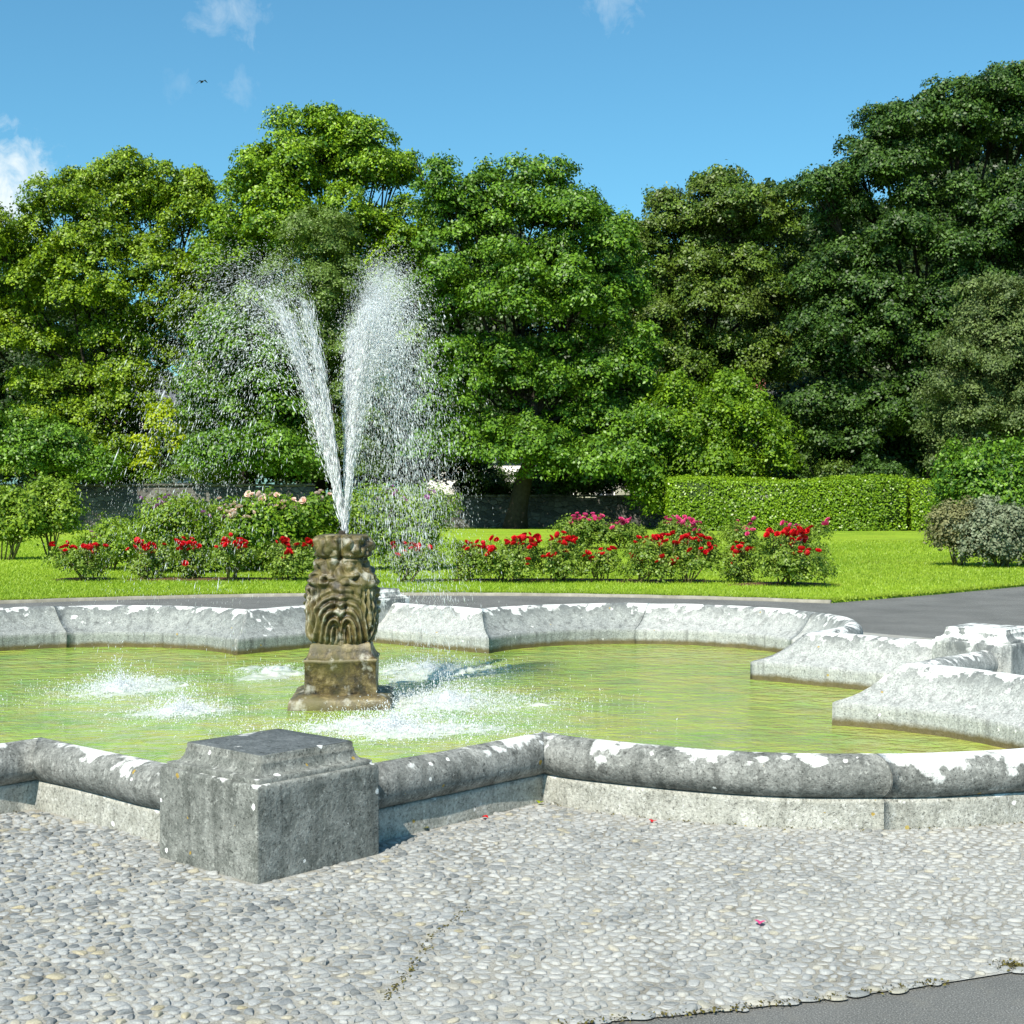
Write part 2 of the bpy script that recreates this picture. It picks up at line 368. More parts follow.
def clump_leaves(centres, outward, rc, per, size, rng, up=.9, droop=.45, aspect=.62):
    """flat drooping sprays of leaves around every clump centre"""
    n = len(centres); k = per
    c = np.repeat(centres, k, 0); o = np.repeat(outward, k, 0); rr = np.repeat(rc, k)
    a = rng.uniform(0, 2*np.pi, n*k); q = np.sqrt(rng.uniform(0, 1, n*k))
    d = np.stack([np.cos(a)*q*rr, np.sin(a)*q*rr, -droop*q*q*rr + rng.normal(0, .3, n*k)*rr], 1)
    # tilt: sprays lean outwards and down
    d[:, 2] -= .35*(d[:, 0]*o[:, 0] + d[:, 1]*o[:, 1])
    P = c + d
    nn = np.stack([np.cos(a)*q*.6 + o[:, 0]*.8, np.sin(a)*q*.6 + o[:, 1]*.8, np.full(n*k, up)], 1) + rng.normal(0, .42, (n*k, 3))
    V, Fq = leaf_quads(P, nn, size, rng, aspect=aspect)
    ct = np.repeat(rng.normal(.48, .2, n), k) + rng.normal(0, .24, n*k)
    return V, Fq, np.repeat(np.clip(ct, 0, 1), 4)

def crown_arrays(lobes, rng, dens=1.1, per=52, size=.25, rc=(.5, .95), inner=.25, low=-.75, up=.6, droop=.5, aspect=.62, stray=.12, sub=0):
    """lobes: list of (centre, radii). Clumps sit on the outside of the lobes, with a few inside and some straying out.
    sub > 0 first breaks every lobe into that many smaller billows with gaps between them"""
    if sub:
        small = []
        for c, r in lobes:
            u = rng.normal(size=(sub*4, 3)); u /= np.linalg.norm(u, axis=1)[:, None]; u = u[u[:, 2] > -.65]
            pick = []
            for q in u:                                     # keep them apart
                if all(np.linalg.norm(q-p) > .62 for p in pick): pick.append(q)
                if len(pick) >= sub: break
            for q in pick:
                f = rng.uniform(.28, .47); small.append((np.array(c) + q*np.array(r)*rng.uniform(.6, 1.0), np.array(r)*f*np.array([1.08, 1.08, .8])))
            small.append((np.array(c), np.array(r)*.5))
        lobes = small
    cen = np.array([l[0] for l in lobes]); rad = np.array([l[1] for l in lobes])
    CC, OO, BT = [], [], []
    for i, (c, r) in enumerate(lobes):
        area = 4*np.pi*(((r[0]*r[1])**1.6 + (r[0]*r[2])**1.6 + (r[1]*r[2])**1.6)/3)**(1/1.6)
        m = max(5, int(area*dens))
        u = rng.normal(size=(m*2+6, 3)); u /= np.linalg.norm(u, axis=1)[:, None]; u = u[u[:, 2] > low][:m]
        t = rng.uniform(.78, 1.06, len(u)); s_ = rng.uniform(size=len(u))
        t = np.where(s_ < inner, rng.uniform(.3, .75, len(u)), t); t = np.where(s_ > 1-stray, rng.uniform(1.05, 1.42, len(u)), t)
        p = c + u*r*t[:, None]
        dd = (((p[:, None] - cen[None])/rad[None])**2).sum(2); dd[:, i] = 9
        keep = (dd.min(1) > .42) | (rng.uniform(size=len(p)) < .15)
        CC.append(p[keep]); OO.append(u[keep])
    CC = np.concatenate(CC); OO = np.concatenate(OO)
    rcs = rng.uniform(*rc, len(CC))
    return clump_leaves(CC, OO, rcs, per, size, rng, up, droop, aspect)

def make_tree(name, label, base, Y, lobes_px, leaf, seed, trunk_r=.4, group=None, depth=1.0, **kw):
    """lobes_px: (photo x, photo y, half width, half height[, offset in depth]) measured at distance Y, turned into metres"""
    Y = Y*KY; rng = np.random.default_rng(seed); b = np.array([(base - 512)/F*Y, Y, 0.0])
    root = empty(name, b, label, 'tree' if 'tree' in name or 'sapling' in name else 'shrub', group)
    k = Y/F; lob = []
    for L in lobes_px:
        dy = L[4] if len(L) > 4 else rng.uniform(-1.4, 1.0)
        c = at(L[0], L[1], Y) - b + np.array([0, dy, 0]); lob.append((c, np.array([L[2]*k, (L[2]+L[3])*.5*k*depth, L[3]*k])))
    kw['dens'] = kw.get('dens', 1.1)*2.3; kw.setdefault('sub', 12); kw.setdefault('low', -.3); kw.setdefault('inner', .05); kw.setdefault('rc', (.28, .62)); kw.setdefault('size', .185); kw.setdefault('per', 44); kw.setdefault('stray', .2)
    V, Fq, T = crown_arrays(lob, rng, **kw)
    V[:, 2] = np.maximum(V[:, 2], .05)
    mesh_np('crown', V, Fq, leaf, root, False, T)
    g = Geo(); top = np.mean([c for c, r in lob], 0); zmin = min(c[2]-r[2]*.6 for c, r in lob); fork = np.array([top[0]*.5, top[1]*.5, max(1.2, min(zmin+.8, top[2]*.6))])
    g.tube([(0, 0, -.1), (fork[0]*.2, fork[1]*.2, fork[2]*.3), (fork[0]*.6, fork[1]*.6, fork[2]*.7), fork, fork*.4 + top*.6], [trunk_r*1.45, trunk_r*1.05, trunk_r*.9, trunk_r*.7, trunk_r*.25], 10)
    for c, r in lob:
        c = c + np.array([0, .6, 0]); mid = fork*.5 + c*.5 + rng.normal(0, .25, 3) + np.array([0, .9, 0]); s0 = fork + (top-fork)*rng.uniform(0, .5)
        tip = c + np.array([0, 0, r[2]*.25])
        g.tube([s0, mid, c, tip], [trunk_r*.28, trunk_r*.17, trunk_r*.09, trunk_r*.03], 6)
        for q in range(3):
            e = c + rng.normal(0, .55, 3)*r; g.tube([mid*.4 + c*.6, e], [trunk_r*.14, trunk_r*.03], 5)
    g.build('trunk', M['bark'], root, True)
    return root

# ------------------------------------------------------------------ pool geometry (all in eye heights until scaled)
CX, CZ, TH = -.878, 7.432, .0588
RP, RHO, D0 = 3.4078, 1.2531, 2.5942       # centre to pier, lobe radius, centre to lobe centre
WO, WI, HC, HW = .114, .1594, .2207, -.0596
PA, HB, HP = .2164, .2539, .3190
ct_, st_ = math.cos(TH), math.sin(TH)
def W(lx, lz):
    """pool frame (eye heights) to world metres"""
    return H*(CX + lx*ct_ - lz*st_), H*(CZ + lx*st_ + lz*ct_)
POOL = np.array(W(0, 0))
def seam(o):
    du = RP/2**.5 + o - D0; r = RHO + o
    return r, math.atan2(math.sqrt(max(r*r - du*du, 0)), du), math.sqrt(max(r*r - du*du, 0))
def diag(k, u, v):
    a = math.pi/4 + k*math.pi/2
    return u*math.cos(a) - v*math.sin(a), u*math.sin(a) + v*math.cos(a)
def outline(off, n=40):
    pts = []
    for k in range(4):
        r, a0, v = seam(off)
        for t in np.linspace(-a0, a0, n): pts.append(W(*diag(k, D0 + r*math.cos(t), r*math.sin(t))))
        e = RP/2**.5 + off; pts.append(W(*diag(k, e, e)))
    return np.array(pts)

# ------------------------------------------------------------------ ground
def ring(name, inner, outer, z, mat):
    n = len(inner); V = [(x, y, z) for x, y in inner] + [(x, y, z) for x, y in outer]
    return tag(mesh_np(name, V, [(i, (i+1) % n, n+(i+1) % n, n+i) for i in range(n)], mat), kind='structure')
def resample(P, step):
    Q = np.concatenate([P, P[:1]]); out = []
    for a, b in zip(Q[:-1], Q[1:]):
        m = max(1, int(np.linalg.norm(b-a)/step))
        out += [a + (b-a)*i/m for i in range(m)]
    return np.array(out)
out0 = resample(outline(0.03), .06)
ang = np.arctan2(out0[:, 1]-POOL[1], out0[:, 0]-POOL[0])
def circ(r): return np.stack([POOL[0] + r*np.cos(ang), POOL[1] + r*np.sin(ang)], 1)
R_APR = 4.80*H
ring('cobbled_apron', out0, circ(R_APR), 0.0, M['mortar'])
ring('asphalt_path', circ(R_APR - .03), circ(44.0), -.006, M['asphalt'])
ring('ground', circ(43.8), circ(900.0), -.012, M['field'])

# lawn: behind the ring path, its right side along the branch path
R_LAWN = 7.46*H
a1 = math.atan2(13.66*H - POOL[1], 2.99*H - POOL[0]); arc = np.linspace(math.pi*1.02, a1, 70)
lawn_edge = [(POOL[0] + R_LAWN*math.cos(a), POOL[1] + R_LAWN*math.sin(a)) for a in arc]
pe = lawn_edge[-1]; tip1 = (5.83*H, 16.38*H); tip2 = (11.8*H, 21.6*H); tip3 = (31*H, 36*H)
lawn_edge2 = lawn_edge + [(pe[0]*.5 + tip1[0]*.5, pe[1]*.5 + tip1[1]*.5 - .1), tip1, tip2, tip3]
far = [(75, 80), (75, 120), (-80, 120), (-80, POOL[1]-1)]
pts = lawn_edge2 + far; n = len(pts); zl = .035
V = [(x, y, zl) for x, y in pts] + [(x, y, -.03) for x, y in pts]
tag(mesh_np('lawn', V, [list(range(n))[::-1]] + [(i, (i+1) % n, n+(i+1) % n, n+i) for i in range(n)], M['lawn']), kind='structure')
g = Geo(); e = np.array(lawn_edge); m = len(e)                # thin stone edging between path and lawn
inw = POOL - e; inw /= np.linalg.norm(inw, axis=1)[:, None]
p0 = e + inw*.004; p1 = e + inw*.11; hz = .042 + .003*np.sin(np.arange(m)*2.3)
VE = [(*p1[i], -.03) for i in range(m)] + [(*p1[i], hz[i]-.006) for i in range(m)] + [(*(p1[i]-inw[i]*.012), hz[i]) for i in range(m)] + [(*p0[i], hz[i]) for i in range(m)] + [(*p0[i], -.03) for i in range(m)]
g.add(VE, [(k*m+i, k*m+i+1, (k+1)*m+i+1, (k+1)*m+i) for k in range(4) for i in range(m-1)] + [[k*m for k in range(5)], [k*m+m-1 for k in range(5)][::-1]])
tag(g.build('lawn_edging', M['kerb']), kind='structure')

def inside(P, poly):
    x, y = P[:, 0], P[:, 1]; r = np.zeros(len(P), bool); m = len(poly)
    for i in range(m):
        x1, y1 = poly[i]; x2, y2 = poly[(i+1) % m]
        c = ((y1 > y) != (y2 > y)); xx = (x2-x1)*(y-y1)/(y2-y1+1e-12) + x1
        r ^= c & (x < xx)
    return r

# grass blades on the nearer part of the lawn (stuff)
def grass():
    rng = np.random.default_rng(5); n = 330000
    Y = 21.0 + 32*rng.uniform(0, 1, n)**1.9; X = (rng.uniform(-.42, .45, n))*Y
    P = np.stack([X, Y], 1); P = P[inside(P, pts)]
    # a denser fringe just inside the edge
    ef = []
    L2 = np.array(lawn_edge2[20:])
    for i in range(len(L2)-1):
        m = int(np.linalg.norm(L2[i+1]-L2[i])*900); t = rng.uniform(0, 1, m)[:, None]
        q = L2[i] + (L2[i+1]-L2[i])*t; nrm = np.array([-(L2[i+1]-L2[i])[1], (L2[i+1]-L2[i])[0]]); nrm /= np.linalg.norm(nrm)
        ef.append(q + nrm*rng.uniform(-.035, .12, m)[:, None])
    P = np.concatenate([P] + ef); n = len(P)
    h = rng.uniform(.02, .052, n)*(.8 + .02*P[:, 1]*.5); w = rng.uniform(.006, .012, n)*(P[:, 1]/24)
    a = rng.uniform(0, np.pi, n); lean = rng.normal(0, .022, (n, 2))
    V = np.empty((n, 3, 3)); dx = np.stack([np.cos(a), np.sin(a)], 1)*w[:, None]
    V[:, 0, :2] = P - dx; V[:, 1, :2] = P + dx; V[:, 2, :2] = P + lean
    V[:, 0, 2] = V[:, 1, 2] = zl - .003; V[:, 2, 2] = zl + h
    T = np.clip(.5 + .25*wob(np.c_[P, P[:, :1]*0], .6) + rng.normal(0, .2, n), 0, 1)
    o = mesh_np('grass', V.reshape(-1, 3), np.arange(3*n).reshape(n, 3), M['grass'], None, False, np.repeat(T, 3)); tag(o, 'short mown bright green grass of the lawn behind the basin', 'grass', kind='stuff')
grass()

# cobbles: packed domed pebbles in the mortar
def cobbles():
    rng = np.random.default_rng(11); d = .053
    poly_out = outline(WO + .012, 24)
    piers = [W(0, -RP), W(RP, 0)]
    crack = [at(470, 908, ground_y(908))[:2], at(430, 940, ground_y(940))[:2], at(408, 975, ground_y(975))[:2], at(385, 1000, ground_y(1000))[:2]]
    rows = int(6.8/(d*.8)); cols = int(9.5/d)
    gx, gy = np.meshgrid(np.arange(cols), np.arange(rows))
    P = np.stack([(gx + .5*(gy % 2))*d - 4.4, gy*d*.8 + 2.9], -1)
    P = P + rng.uniform(-.36, .36, P.shape)*np.array([d, d*.8])
    drop = rng.uniform(size=P.shape[:2]) < .08             # neighbours grow into the hole: larger stones
    flat = P.reshape(-1, 2); rr = np.hypot(*(flat - POOL).T)
    ok = (rr < R_APR - .012) & ~inside(flat, poly_out)
    ok &= (np.abs(flat[:, 0]) < .40*flat[:, 1] + .9)
    for pc in piers:
        q = flat - np.array(pc); u = (q[:, 0]*math.cos(TH+math.pi/4) + q[:, 1]*math.sin(TH+math.pi/4)); v = (-q[:, 0]*math.sin(TH+math.pi/4) + q[:, 1]*math.cos(TH+math.pi/4))
        ok &= ~((np.abs(u) < PA*H + .015) & (np.abs(v) < PA*H + .015))
    ok = ok.reshape(P.shape[:2]) & ~drop
    VV, FF, TT = [], [], []; nv = 0
    def stone(c, poly, hgt, tint):
        nonlocal nv
        p = poly
        q = .75*p + .25*np.roll(p, -1, 0); r = .25*p + .75*np.roll(p, -1, 0); p = np.empty((2*len(q), 2)); p[0::2] = q; p[1::2] = r
        m = len(p); tilt = rng.normal(0, .09, 2); rows_ = []
        for s, z in ((1, -.004), (.93, .45), (.76, .8), (.42, 1.0)):
            w = c + (p - c)*s; rows_.append(np.c_[w, z*hgt + ((w-c)@tilt)*(z > 0)])
        rows_.append(np.array([[c[0], c[1], hgt*1.03]]))
        VV.append(np.concatenate(rows_)); TT.append(np.full(4*m+1, tint))
        for k in range(3):
            for i in range(m): FF.append((nv+k*m+i, nv+k*m+(i+1) % m, nv+(k+1)*m+(i+1) % m, nv+(k+1)*m+i))
        for i in range(m): FF.append((nv+3*m+i, nv+3*m+(i+1) % m, nv+4*m))
        nv += 4*m+1
    for j in range(2, rows-2):
        for i in range(2, cols-2):
            if not ok[j, i]: continue
            c = P[j, i]
            cell = c + np.array([(-.09, -.08), (.09, -.08), (.09, .08), (-.09, .08)])
            for dj in (-2, -1, 0, 1, 2):
                for di in (-2, -1, 0, 1, 2):
                    if (dj == 0 and di == 0) or drop[j+dj, i+di]: continue
                    b = P[j+dj, i+di]; nrm = b - c; L = math.hypot(nrm[0], nrm[1])
                    if L > .2 or L < 1e-6: continue
                    lim = L*.5 - .0028; nrm = nrm/L
                    dd = (cell - c)@nrm - lim
                    if (dd <= 0).all(): continue
                    new = []
                    m = len(cell)
                    for q in range(m):
                        d1, d2 = dd[q], dd[(q+1) % m]
                        if d1 <= 0: new.append(cell[q])
                        if (d1 <= 0) != (d2 <= 0): new.append(cell[q] + (cell[(q+1) % m]-cell[q])*(d1/(d1-d2)))
                    cell = np.array(new)
                    if len(cell) < 3: break
                if len(cell) < 3: break
            if len(cell) < 3: continue
            dc = min(np.linalg.norm(c - (np.array(a)+(np.array(b)-np.array(a))*t)) for a, b in zip(crack[:-1], crack[1:]) for t in (0, .25, .5, .75, 1))
            if dc < .028: continue
            ctr = cell.mean(0); t = rng.uniform(0, 1)**1.0*.84
            if rng.uniform() < .07: t = rng.uniform(.86, .97)
            stone(ctr, ctr + (cell-ctr)*rng.uniform(.64, .97)*np.array([1, rng.uniform(.8, 1)]) + rng.normal(0, .0022, cell.shape), rng.uniform(.0025, .0105), t)
    # the outer row of larger edging stones
    a = -math.pi*.95
    while a < -math.pi*.05:
        wdt = rng.uniform(.045, .1); a += (wdt*.5 + .004)/R_APR
        if rng.uniform() < .1: continue
        c = POOL + (R_APR - .02 + rng.normal(0, .014))*np.array([math.cos(a), math.sin(a)])
        if abs(c[0]) < 4:
            th = a + math.pi/2 + rng.normal(0, .25); ex = np.array([math.cos(th), math.sin(th)]); ey = np.array([-ex[1], ex[0]]); k = np.linspace(0, 2*np.pi, 9)[:-1]
            pol = c + np.outer(np.cos(k), ex)*wdt*.54 + np.outer(np.sin(k), ey)*rng.uniform(.02, .036)
            stone(c, pol + rng.normal(0, .004, pol.shape), rng.uniform(.004, .010), rng.choice([.1, .2, .3, .4, .88, .98, .99]))
        a += wdt*.5/R_APR
    V = np.concatenate(VV); V[:, 2] += .001
    o = mesh_np('cobbles', V, FF, M['cobble'], None, True, np.concatenate(TT)); tag(o, 'rounded grey river cobbles set in mortar around the basin', 'cobbles', kind='stuff')
    # moss in the crack and along the edge
    mp = []
    for p, q in zip(crack[:-1], crack[1:]):
        for t in rng.uniform(0, 1, 60): mp.append(np.array(p) + (np.array(q)-np.array(p))*t + rng.normal(0, .012, 2))
    for a in rng.uniform(-2.3, -.9, 3200):
        if math.sin(a*9) + math.sin(a*23) > .2: mp.append(POOL + (R_APR + rng.normal(.0, .014))*np.array([math.cos(a), math.sin(a)]))
    wl = outline(WO + .004, 60)
    for x, y in wl:
        if y < POOL[1] - 2.2:
            for t in range(9): mp.append(np.array([x, y]) + rng.normal(0, .02, 2))
    q = at(1017, 967, ground_y(967))[:2]
    for t in range(200): mp.append(q + rng.normal(0, 1, 2)*np.array([.035, .02]))
    mp = np.array(mp); C = np.c_[mp, rng.uniform(.002, .012, len(mp))]
    V, Fq = leaf_quads(C, rng.normal(0, .6, C.shape) + np.array([0, 0, 1]), .012, rng)
    o = mesh_np('moss', V, Fq, M['moss'], None, False, np.repeat(rng.uniform(0, 1, len(C)), 4)); tag(o, 'brown green moss in the cobble joints and along the edge', 'moss', kind='stuff')
cobbles()

# ------------------------------------------------------------------ the basin
basin = empty('fountain_basin', (0, 0, 0), 'large four-lobed grey stone pool wall with rolled coping crusted in white lichen', 'fountain basin')
RR = .067; RZ = HC - RR; RO = WO + .032 - RR              # roll: radius, height and offset of its axis
def roll_profile():
    p = [(WO - .03, RZ - RR*.86)]
    for a in np.linspace(-100, 148, 24): p.append((RO + RR*math.cos(R_(a)), RZ + RR*math.sin(R_(a))))
    o1, z1 = p[-1]; o2, z2 = -WI + .012, .052
    for t in (.2, .4, .6, .8, 1.0): p.append((o1 + (o2-o1)*t, z1 + (z2-z1)*t - .022*math.sin(t*math.pi)))
    p += [(-WI, .044), (-WI, -.02), (-WI, -.28)]
    return p
PR = roll_profile()
PL = [(WO-.03, RZ - RR*.86 - .002), (WO, RZ - RR*.86 - .006), (WO, .05), (WO+.002, -.012)]
def densify(p, step):
    q = [p[0]]
    for a, b in zip(p[:-1], p[1:]):
        m = max(1, int(math.hypot(b[0]-a[0], b[1]-a[1])/step))
        for i in range(1, m+1): q.append((a[0]+(b[0]-a[0])*i/m, a[1]+(b[1]-a[1])*i/m))
    return q
PR = densify(PR, .02); PL = densify(PL, .012)
def sweep(name, prof, k, kind, t0, t1, mat, nseg, dz, seed):
    """part of a lobe or of a straight wall between fractions t0 and t1 of its run"""
    V = []; m = len(prof)
    for i in range(nseg+1):
        t = t0 + (t1-t0)*i/nseg
        for o, z in prof:
            r, a0, v = seam(o)
            if kind == 'lobe':
                a = -a0 + 2*a0*t; x, y = diag(k, D0 + r*math.cos(a), r*math.sin(a))
            else:
                v1 = RP/2**.5 + o; s = 1 if kind == 'left' else -1
                x, y = diag(k, RP/2**.5 + o, s*(v + (v1 - v)*t))
            wx, wy = W(x, y); V.append((wx, wy, z*H + (dz if z > 0 else 0)))
    V = np.array(V); nv = len(V)
    dirs = np.stack([wob(V, 9.0), wob(V + 5.1, 9.0), wob(V + 9.7, 7.0)], 1)*.0035
    V = V + dirs
    Fs = [(i*m+j, i*m+j+1, (i+1)*m+j+1, (i+1)*m+j) for i in range(nseg) for j in range(m-1)]
    if kind == 'right': Fs = [f[::-1] for f in Fs]
    caps = [list(range(m)), [nseg*m + j for j in range(m)][::-1]]
    o = mesh_np(name, V, Fs + caps, mat, basin, True)
    o.data.polygons.foreach_set('use_smooth', np.array([True]*len(Fs) + [False]*2)); return o
rs = random.Random(4)
for k in range(4):
    nearside = k in (2, 3)
    cuts = [0, .36, .68, 1.0]
    if k == 3: cuts = [0, .253, .45, .72, 1.0]
    gp = .0004
    for a, b in zip(cuts[:-1], cuts[1:]):
        far_half = (k == 3 and a > .5) or (k == 2 and b < .5)
        mt = M['stone_near'] if nearside and not far_half else (M['stone_grey'] if k == 1 or (k == 0 and a > .5) else M['stone_far'])
        sweep('coping', PR, k, 'lobe', a + (gp if a > 0 else 0), b - (gp if b < 1 else 0), mt, 22, rs.uniform(-.003, .003), k)
        sweep('plinth', PL, k, 'lobe', a, b, M['stone_plinth'], 22, 0, k)
    for side in ('left', 'right'):
        near = (k == 3 and side == 'right') or (k == 2 and side == 'left')
        sweep('coping', PR, k, side, 0, 1, M['stone_near'] if near else M['stone_grey'] if k == 1 else M['stone_far'], 34, rs.uniform(-.003, .003), k)
        sweep('plinth', PL, k, side, 0, 1, M['stone_plinth'], 24, 0, k)

# water
wp = outline(-.10); wz = HW*H
tag(mesh_np('water', [(x, y, wz) for x, y in wp], [list(range(len(wp)))], M['water']), kind='structure')

# piers
def square_lathe(prof, seg=14):
    """prof: (half width, height) -> square rings with softened corners"""
    V = []; ring_ = []
    for s, z in prof:
        q = []
        c = min(.010, s*.2)
        for (sx, sy) in ((1, -1), (1, 1), (-1, 1), (-1, -1)):
            cx, cy = sx*(s-c), sy*(s-c); a0 = math.atan2(sy, sx)
            for t in (-.785, -.39, 0, .39, .785): q.append((cx + c*math.cos(a0+t), cy + c*math.sin(a0+t), z))
            nx = {(1,-1): (1,1), (1,1): (-1,1), (-1,1): (-1,-1), (-1,-1): (1,-1)}[(sx, sy)]
            for t in np.linspace(0, 1, seg)[1:-1]:
                ex, ey = q[-1][0], q[-1][1]
                break
            a = np.array(q[-1][:2]); tgt = np.array([nx[0]*(s-c), nx[1]*(s-c)]); an = math.atan2(nx[1], nx[0]) - .785
            b = tgt + c*np.array([math.cos(an), math.sin(an)])
            for t in np.linspace(0, 1, seg)[1:-1]: q.append((*(a + (b-a)*t), z))
        ring_.append(len(q)); V += q
    m = ring_[0]; Fs = [(i*m+j, i*m+(j+1) % m, (i+1)*m+(j+1) % m, (i+1)*m+j) for i in range(len(prof)-1) for j in range(m)]
    Fs.append(list(range((len(prof)-1)*m, len(prof)*m)))
    return np.array(V), Fs
def pier(name, lx, lz, label, mats):
    x, y = W(lx, lz)
    root = empty(name, (x, y, 0), label, 'pier', 'square corner piers of the basin', TH + math.pi/4)
    A = PA*H; hb = HB*H
    prof = [(A, -.05)] + [(A, t*hb) for t in np.linspace(.05, .96, 14)] + [(A-.004, hb-.004), (A-.012, hb)]
    V, Fs = square_lathe(prof); V = V + np.stack([wob(V + x, 8), wob(V + 3 + y, 8), wob(V + 8, 8)], 1)*.0022
    mesh_np('block', V, Fs, mats[0], root, True).data.polygons[-1].use_smooth = False
    b2 = .164*H; z2 = HP*H - hb
    prof = [(A-.022, -.004), (A-.022, .016), (A-.026, .019)]
    for t in np.linspace(0, 1, 8): prof.append((A-.040 - (A-.044-b2)*math.sin(t*math.pi/2), .021 + (z2-.05)*(1-math.cos(t*math.pi/2))))
    prof += [(b2, z2-.03), (b2, z2-.006), (b2-.004, z2-.001)]
    V, Fs = square_lathe(prof); V = V + np.stack([wob(V + x, 8), wob(V + 3 + y, 8), wob(V + 8, 8)], 1)*.002
    cap = mesh_np('cap', V, Fs[:-1], mats[0], root, True, loc=(0, 0, hb))
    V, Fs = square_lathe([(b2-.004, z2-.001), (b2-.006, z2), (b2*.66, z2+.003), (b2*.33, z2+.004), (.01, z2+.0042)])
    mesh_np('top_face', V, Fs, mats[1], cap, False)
    return root
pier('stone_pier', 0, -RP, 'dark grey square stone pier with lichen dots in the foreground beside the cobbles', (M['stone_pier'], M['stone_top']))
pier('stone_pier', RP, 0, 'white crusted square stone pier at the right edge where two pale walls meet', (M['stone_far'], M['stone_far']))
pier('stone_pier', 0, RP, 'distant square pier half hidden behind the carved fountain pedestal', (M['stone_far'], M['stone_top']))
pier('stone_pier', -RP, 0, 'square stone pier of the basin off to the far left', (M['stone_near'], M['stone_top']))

# ------------------------------------------------------------------ carved pedestal
SX, SY = W(0, 0)
SX = (342.5-512)/F*SY
def statue():
    root = empty('carved_pedestal', (SX, SY, 0), 'mossy brown carved stone pedestal standing in the green water with jets rising from it', 'fountain pedestal', rz=TH); root.scale = (1.02, 1.02, 1.025)
    def block(name, prof, seed):
        V, Fs = square_lathe(prof, 16); V = V + np.stack([wob(V*1.0 + seed, 14), wob(V + seed + 3, 14), wob(V + seed + 8, 14)], 1)*.006 + np.stack([wob(V + seed, 45), wob(V + seed + 1, 45), wob(V + seed + 2, 45)], 1)*.004
        return mesh_np(name, V, Fs, M['statue'], root, True)
    block('base_slab', [(.405, -.4), (.405, -.1), (.40, -.025), (.388, -.008), (.34, .012), (.285, .022)], 1)
    block('plinth', [(.285, 0), (.285, .05), (.28, .15), (.28, .26), (.287, .27), (.287, .285), (.276, .29), (.262, .31), (.245, .35), (.235, .40), (.22, .41)], 2)
    nz, na = 250, 420
    zs = np.linspace(.385, 1.27, nz); th = np.linspace(0, 2*np.pi, na, endpoint=False)
    zk = np.array([.38, .41, .45, .50, .60, .70, .79, .87, .925, .97, 1.03, 1.08, 1.11, 1.18, 1.23, 1.262, 1.275])
    wk = np.array([.225, .240, .262, .28, .292, .288, .275, .268, .262, .236, .214, .212, .228, .236, .230, .20, .13])
    Z, A = np.meshgrid(zs, th, indexing='ij'); r0 = np.interp(Z, zk, wk)
    nn = 3.2; q = (np.abs(np.cos(A))**nn + np.abs(np.sin(A))**nn)**(-1/nn); r = r0*q*.985
    # coordinate across the face of each of the four sides
    ca = np.cos(A); sa = np.sin(A); front = np.abs(sa) > np.abs(ca)
    s = np.where(front, ca, sa)*r; sd = np.abs(s)
    d = np.zeros_like(Z)
    body = np.clip((Z-.40)/.03, 0, 1)*np.clip((.86-Z)/.05, 0, 1)
    # curling folds round two centres low on the face
    wv = wob(np.stack([(r*np.cos(A)).ravel(), (r*np.sin(A)).ravel(), Z.ravel()], 1), 11).reshape(Z.shape)
    dc = np.sqrt(((sd-.055)*1.1)**2 + (np.maximum(Z-.53, 0)*.75)**2) + wv*.008
    fold = np.sin(dc*2*np.pi/.046 + .6*np.sin(Z*25))
    d += body*np.clip(1.2 - dc/.26, 0, 1)*np.sign(fold)*np.abs(fold)**.8*.018*(1+.45*wv)
    # fringe on the flanks
    d += body*np.clip((sd-.15)/.05, 0, 1)*.018*np.sin(sd*2*np.pi/.036 + Z*9)
    # mouth hollow, nose ridge
    d -= .06*np.exp(-((sd-.045)/.03)**2 - ((Z-.515)/.075)**2); d -= .03*np.exp(-(sd/.012)**2)*body*(Z < .62)
    d += .028*np.exp(-(sd/.035)**2 - ((Z-.80)/.12)**2); d -= .03*np.exp(-((sd-.052)/.02)**2 - ((Z-.70)/.05)**2)
    # brows and eyes
    d += .022*np.exp(-((sd-.125)/.055)**2 - ((Z-.955)/.03)**2); d -= .05*np.exp(-((sd-.125)/.017)**2 - ((Z-.918)/.017)**2)
    d += .014*np.exp(-((sd-.125)/.04)**2 - ((Z-.885)/.018)**2)
    # ears at the corners
    cor = np.abs(np.sin(2*A)); d += .03*np.exp(-((1-cor)/.12)**2)*np.exp(-((Z-.89)/.05)**2); d -= .02*np.exp(-((1-cor)/.15)**2)*np.exp(-((Z-1.03)/.05)**2)
    # curls of the mane, top knots with a gap between
    XY = np.stack([(r*np.cos(A)).ravel(), (r*np.sin(A)).ravel(), Z.ravel()], 1)
    curl = np.abs(wob(XY, 42)).reshape(Z.shape); d += np.clip((Z-.76)/.08, 0, 1)*(curl-.4)*.03
    d -= .05*np.exp(-(sd/.022)**2)*np.clip((Z-1.03)/.05, 0, 1); d -= .022*np.exp(-((Z-1.085)/.012)**2)
    d += wob(XY, 20).reshape(Z.shape)*.007 + wob(XY, 75).reshape(Z.shape)*.005
    r = np.maximum(r + d, .02)
    V = np.stack([(r*np.cos(A)).ravel(), (r*np.sin(A)).ravel(), Z.ravel()], 1)
    i = np.arange(nz-1)[:, None]; j = np.arange(na)[None]; j2 = (j+1) % na
    Fq = np.stack([i*na+j, i*na+j2, (i+1)*na+j2, (i+1)*na+j], -1).reshape(-1, 4)
    Fs = [tuple(f) for f in Fq] + [tuple(range((nz-1)*na, nz*na))]
    mesh_np('carved_body', V, Fs, M['statue'], root, True)
    # spout
    g = Geo(); g.tube([(0, 0, 1.22), (0, 0, 1.30)], [.035, .03], 14); g.build('nozzle', M['bark'], root, True)
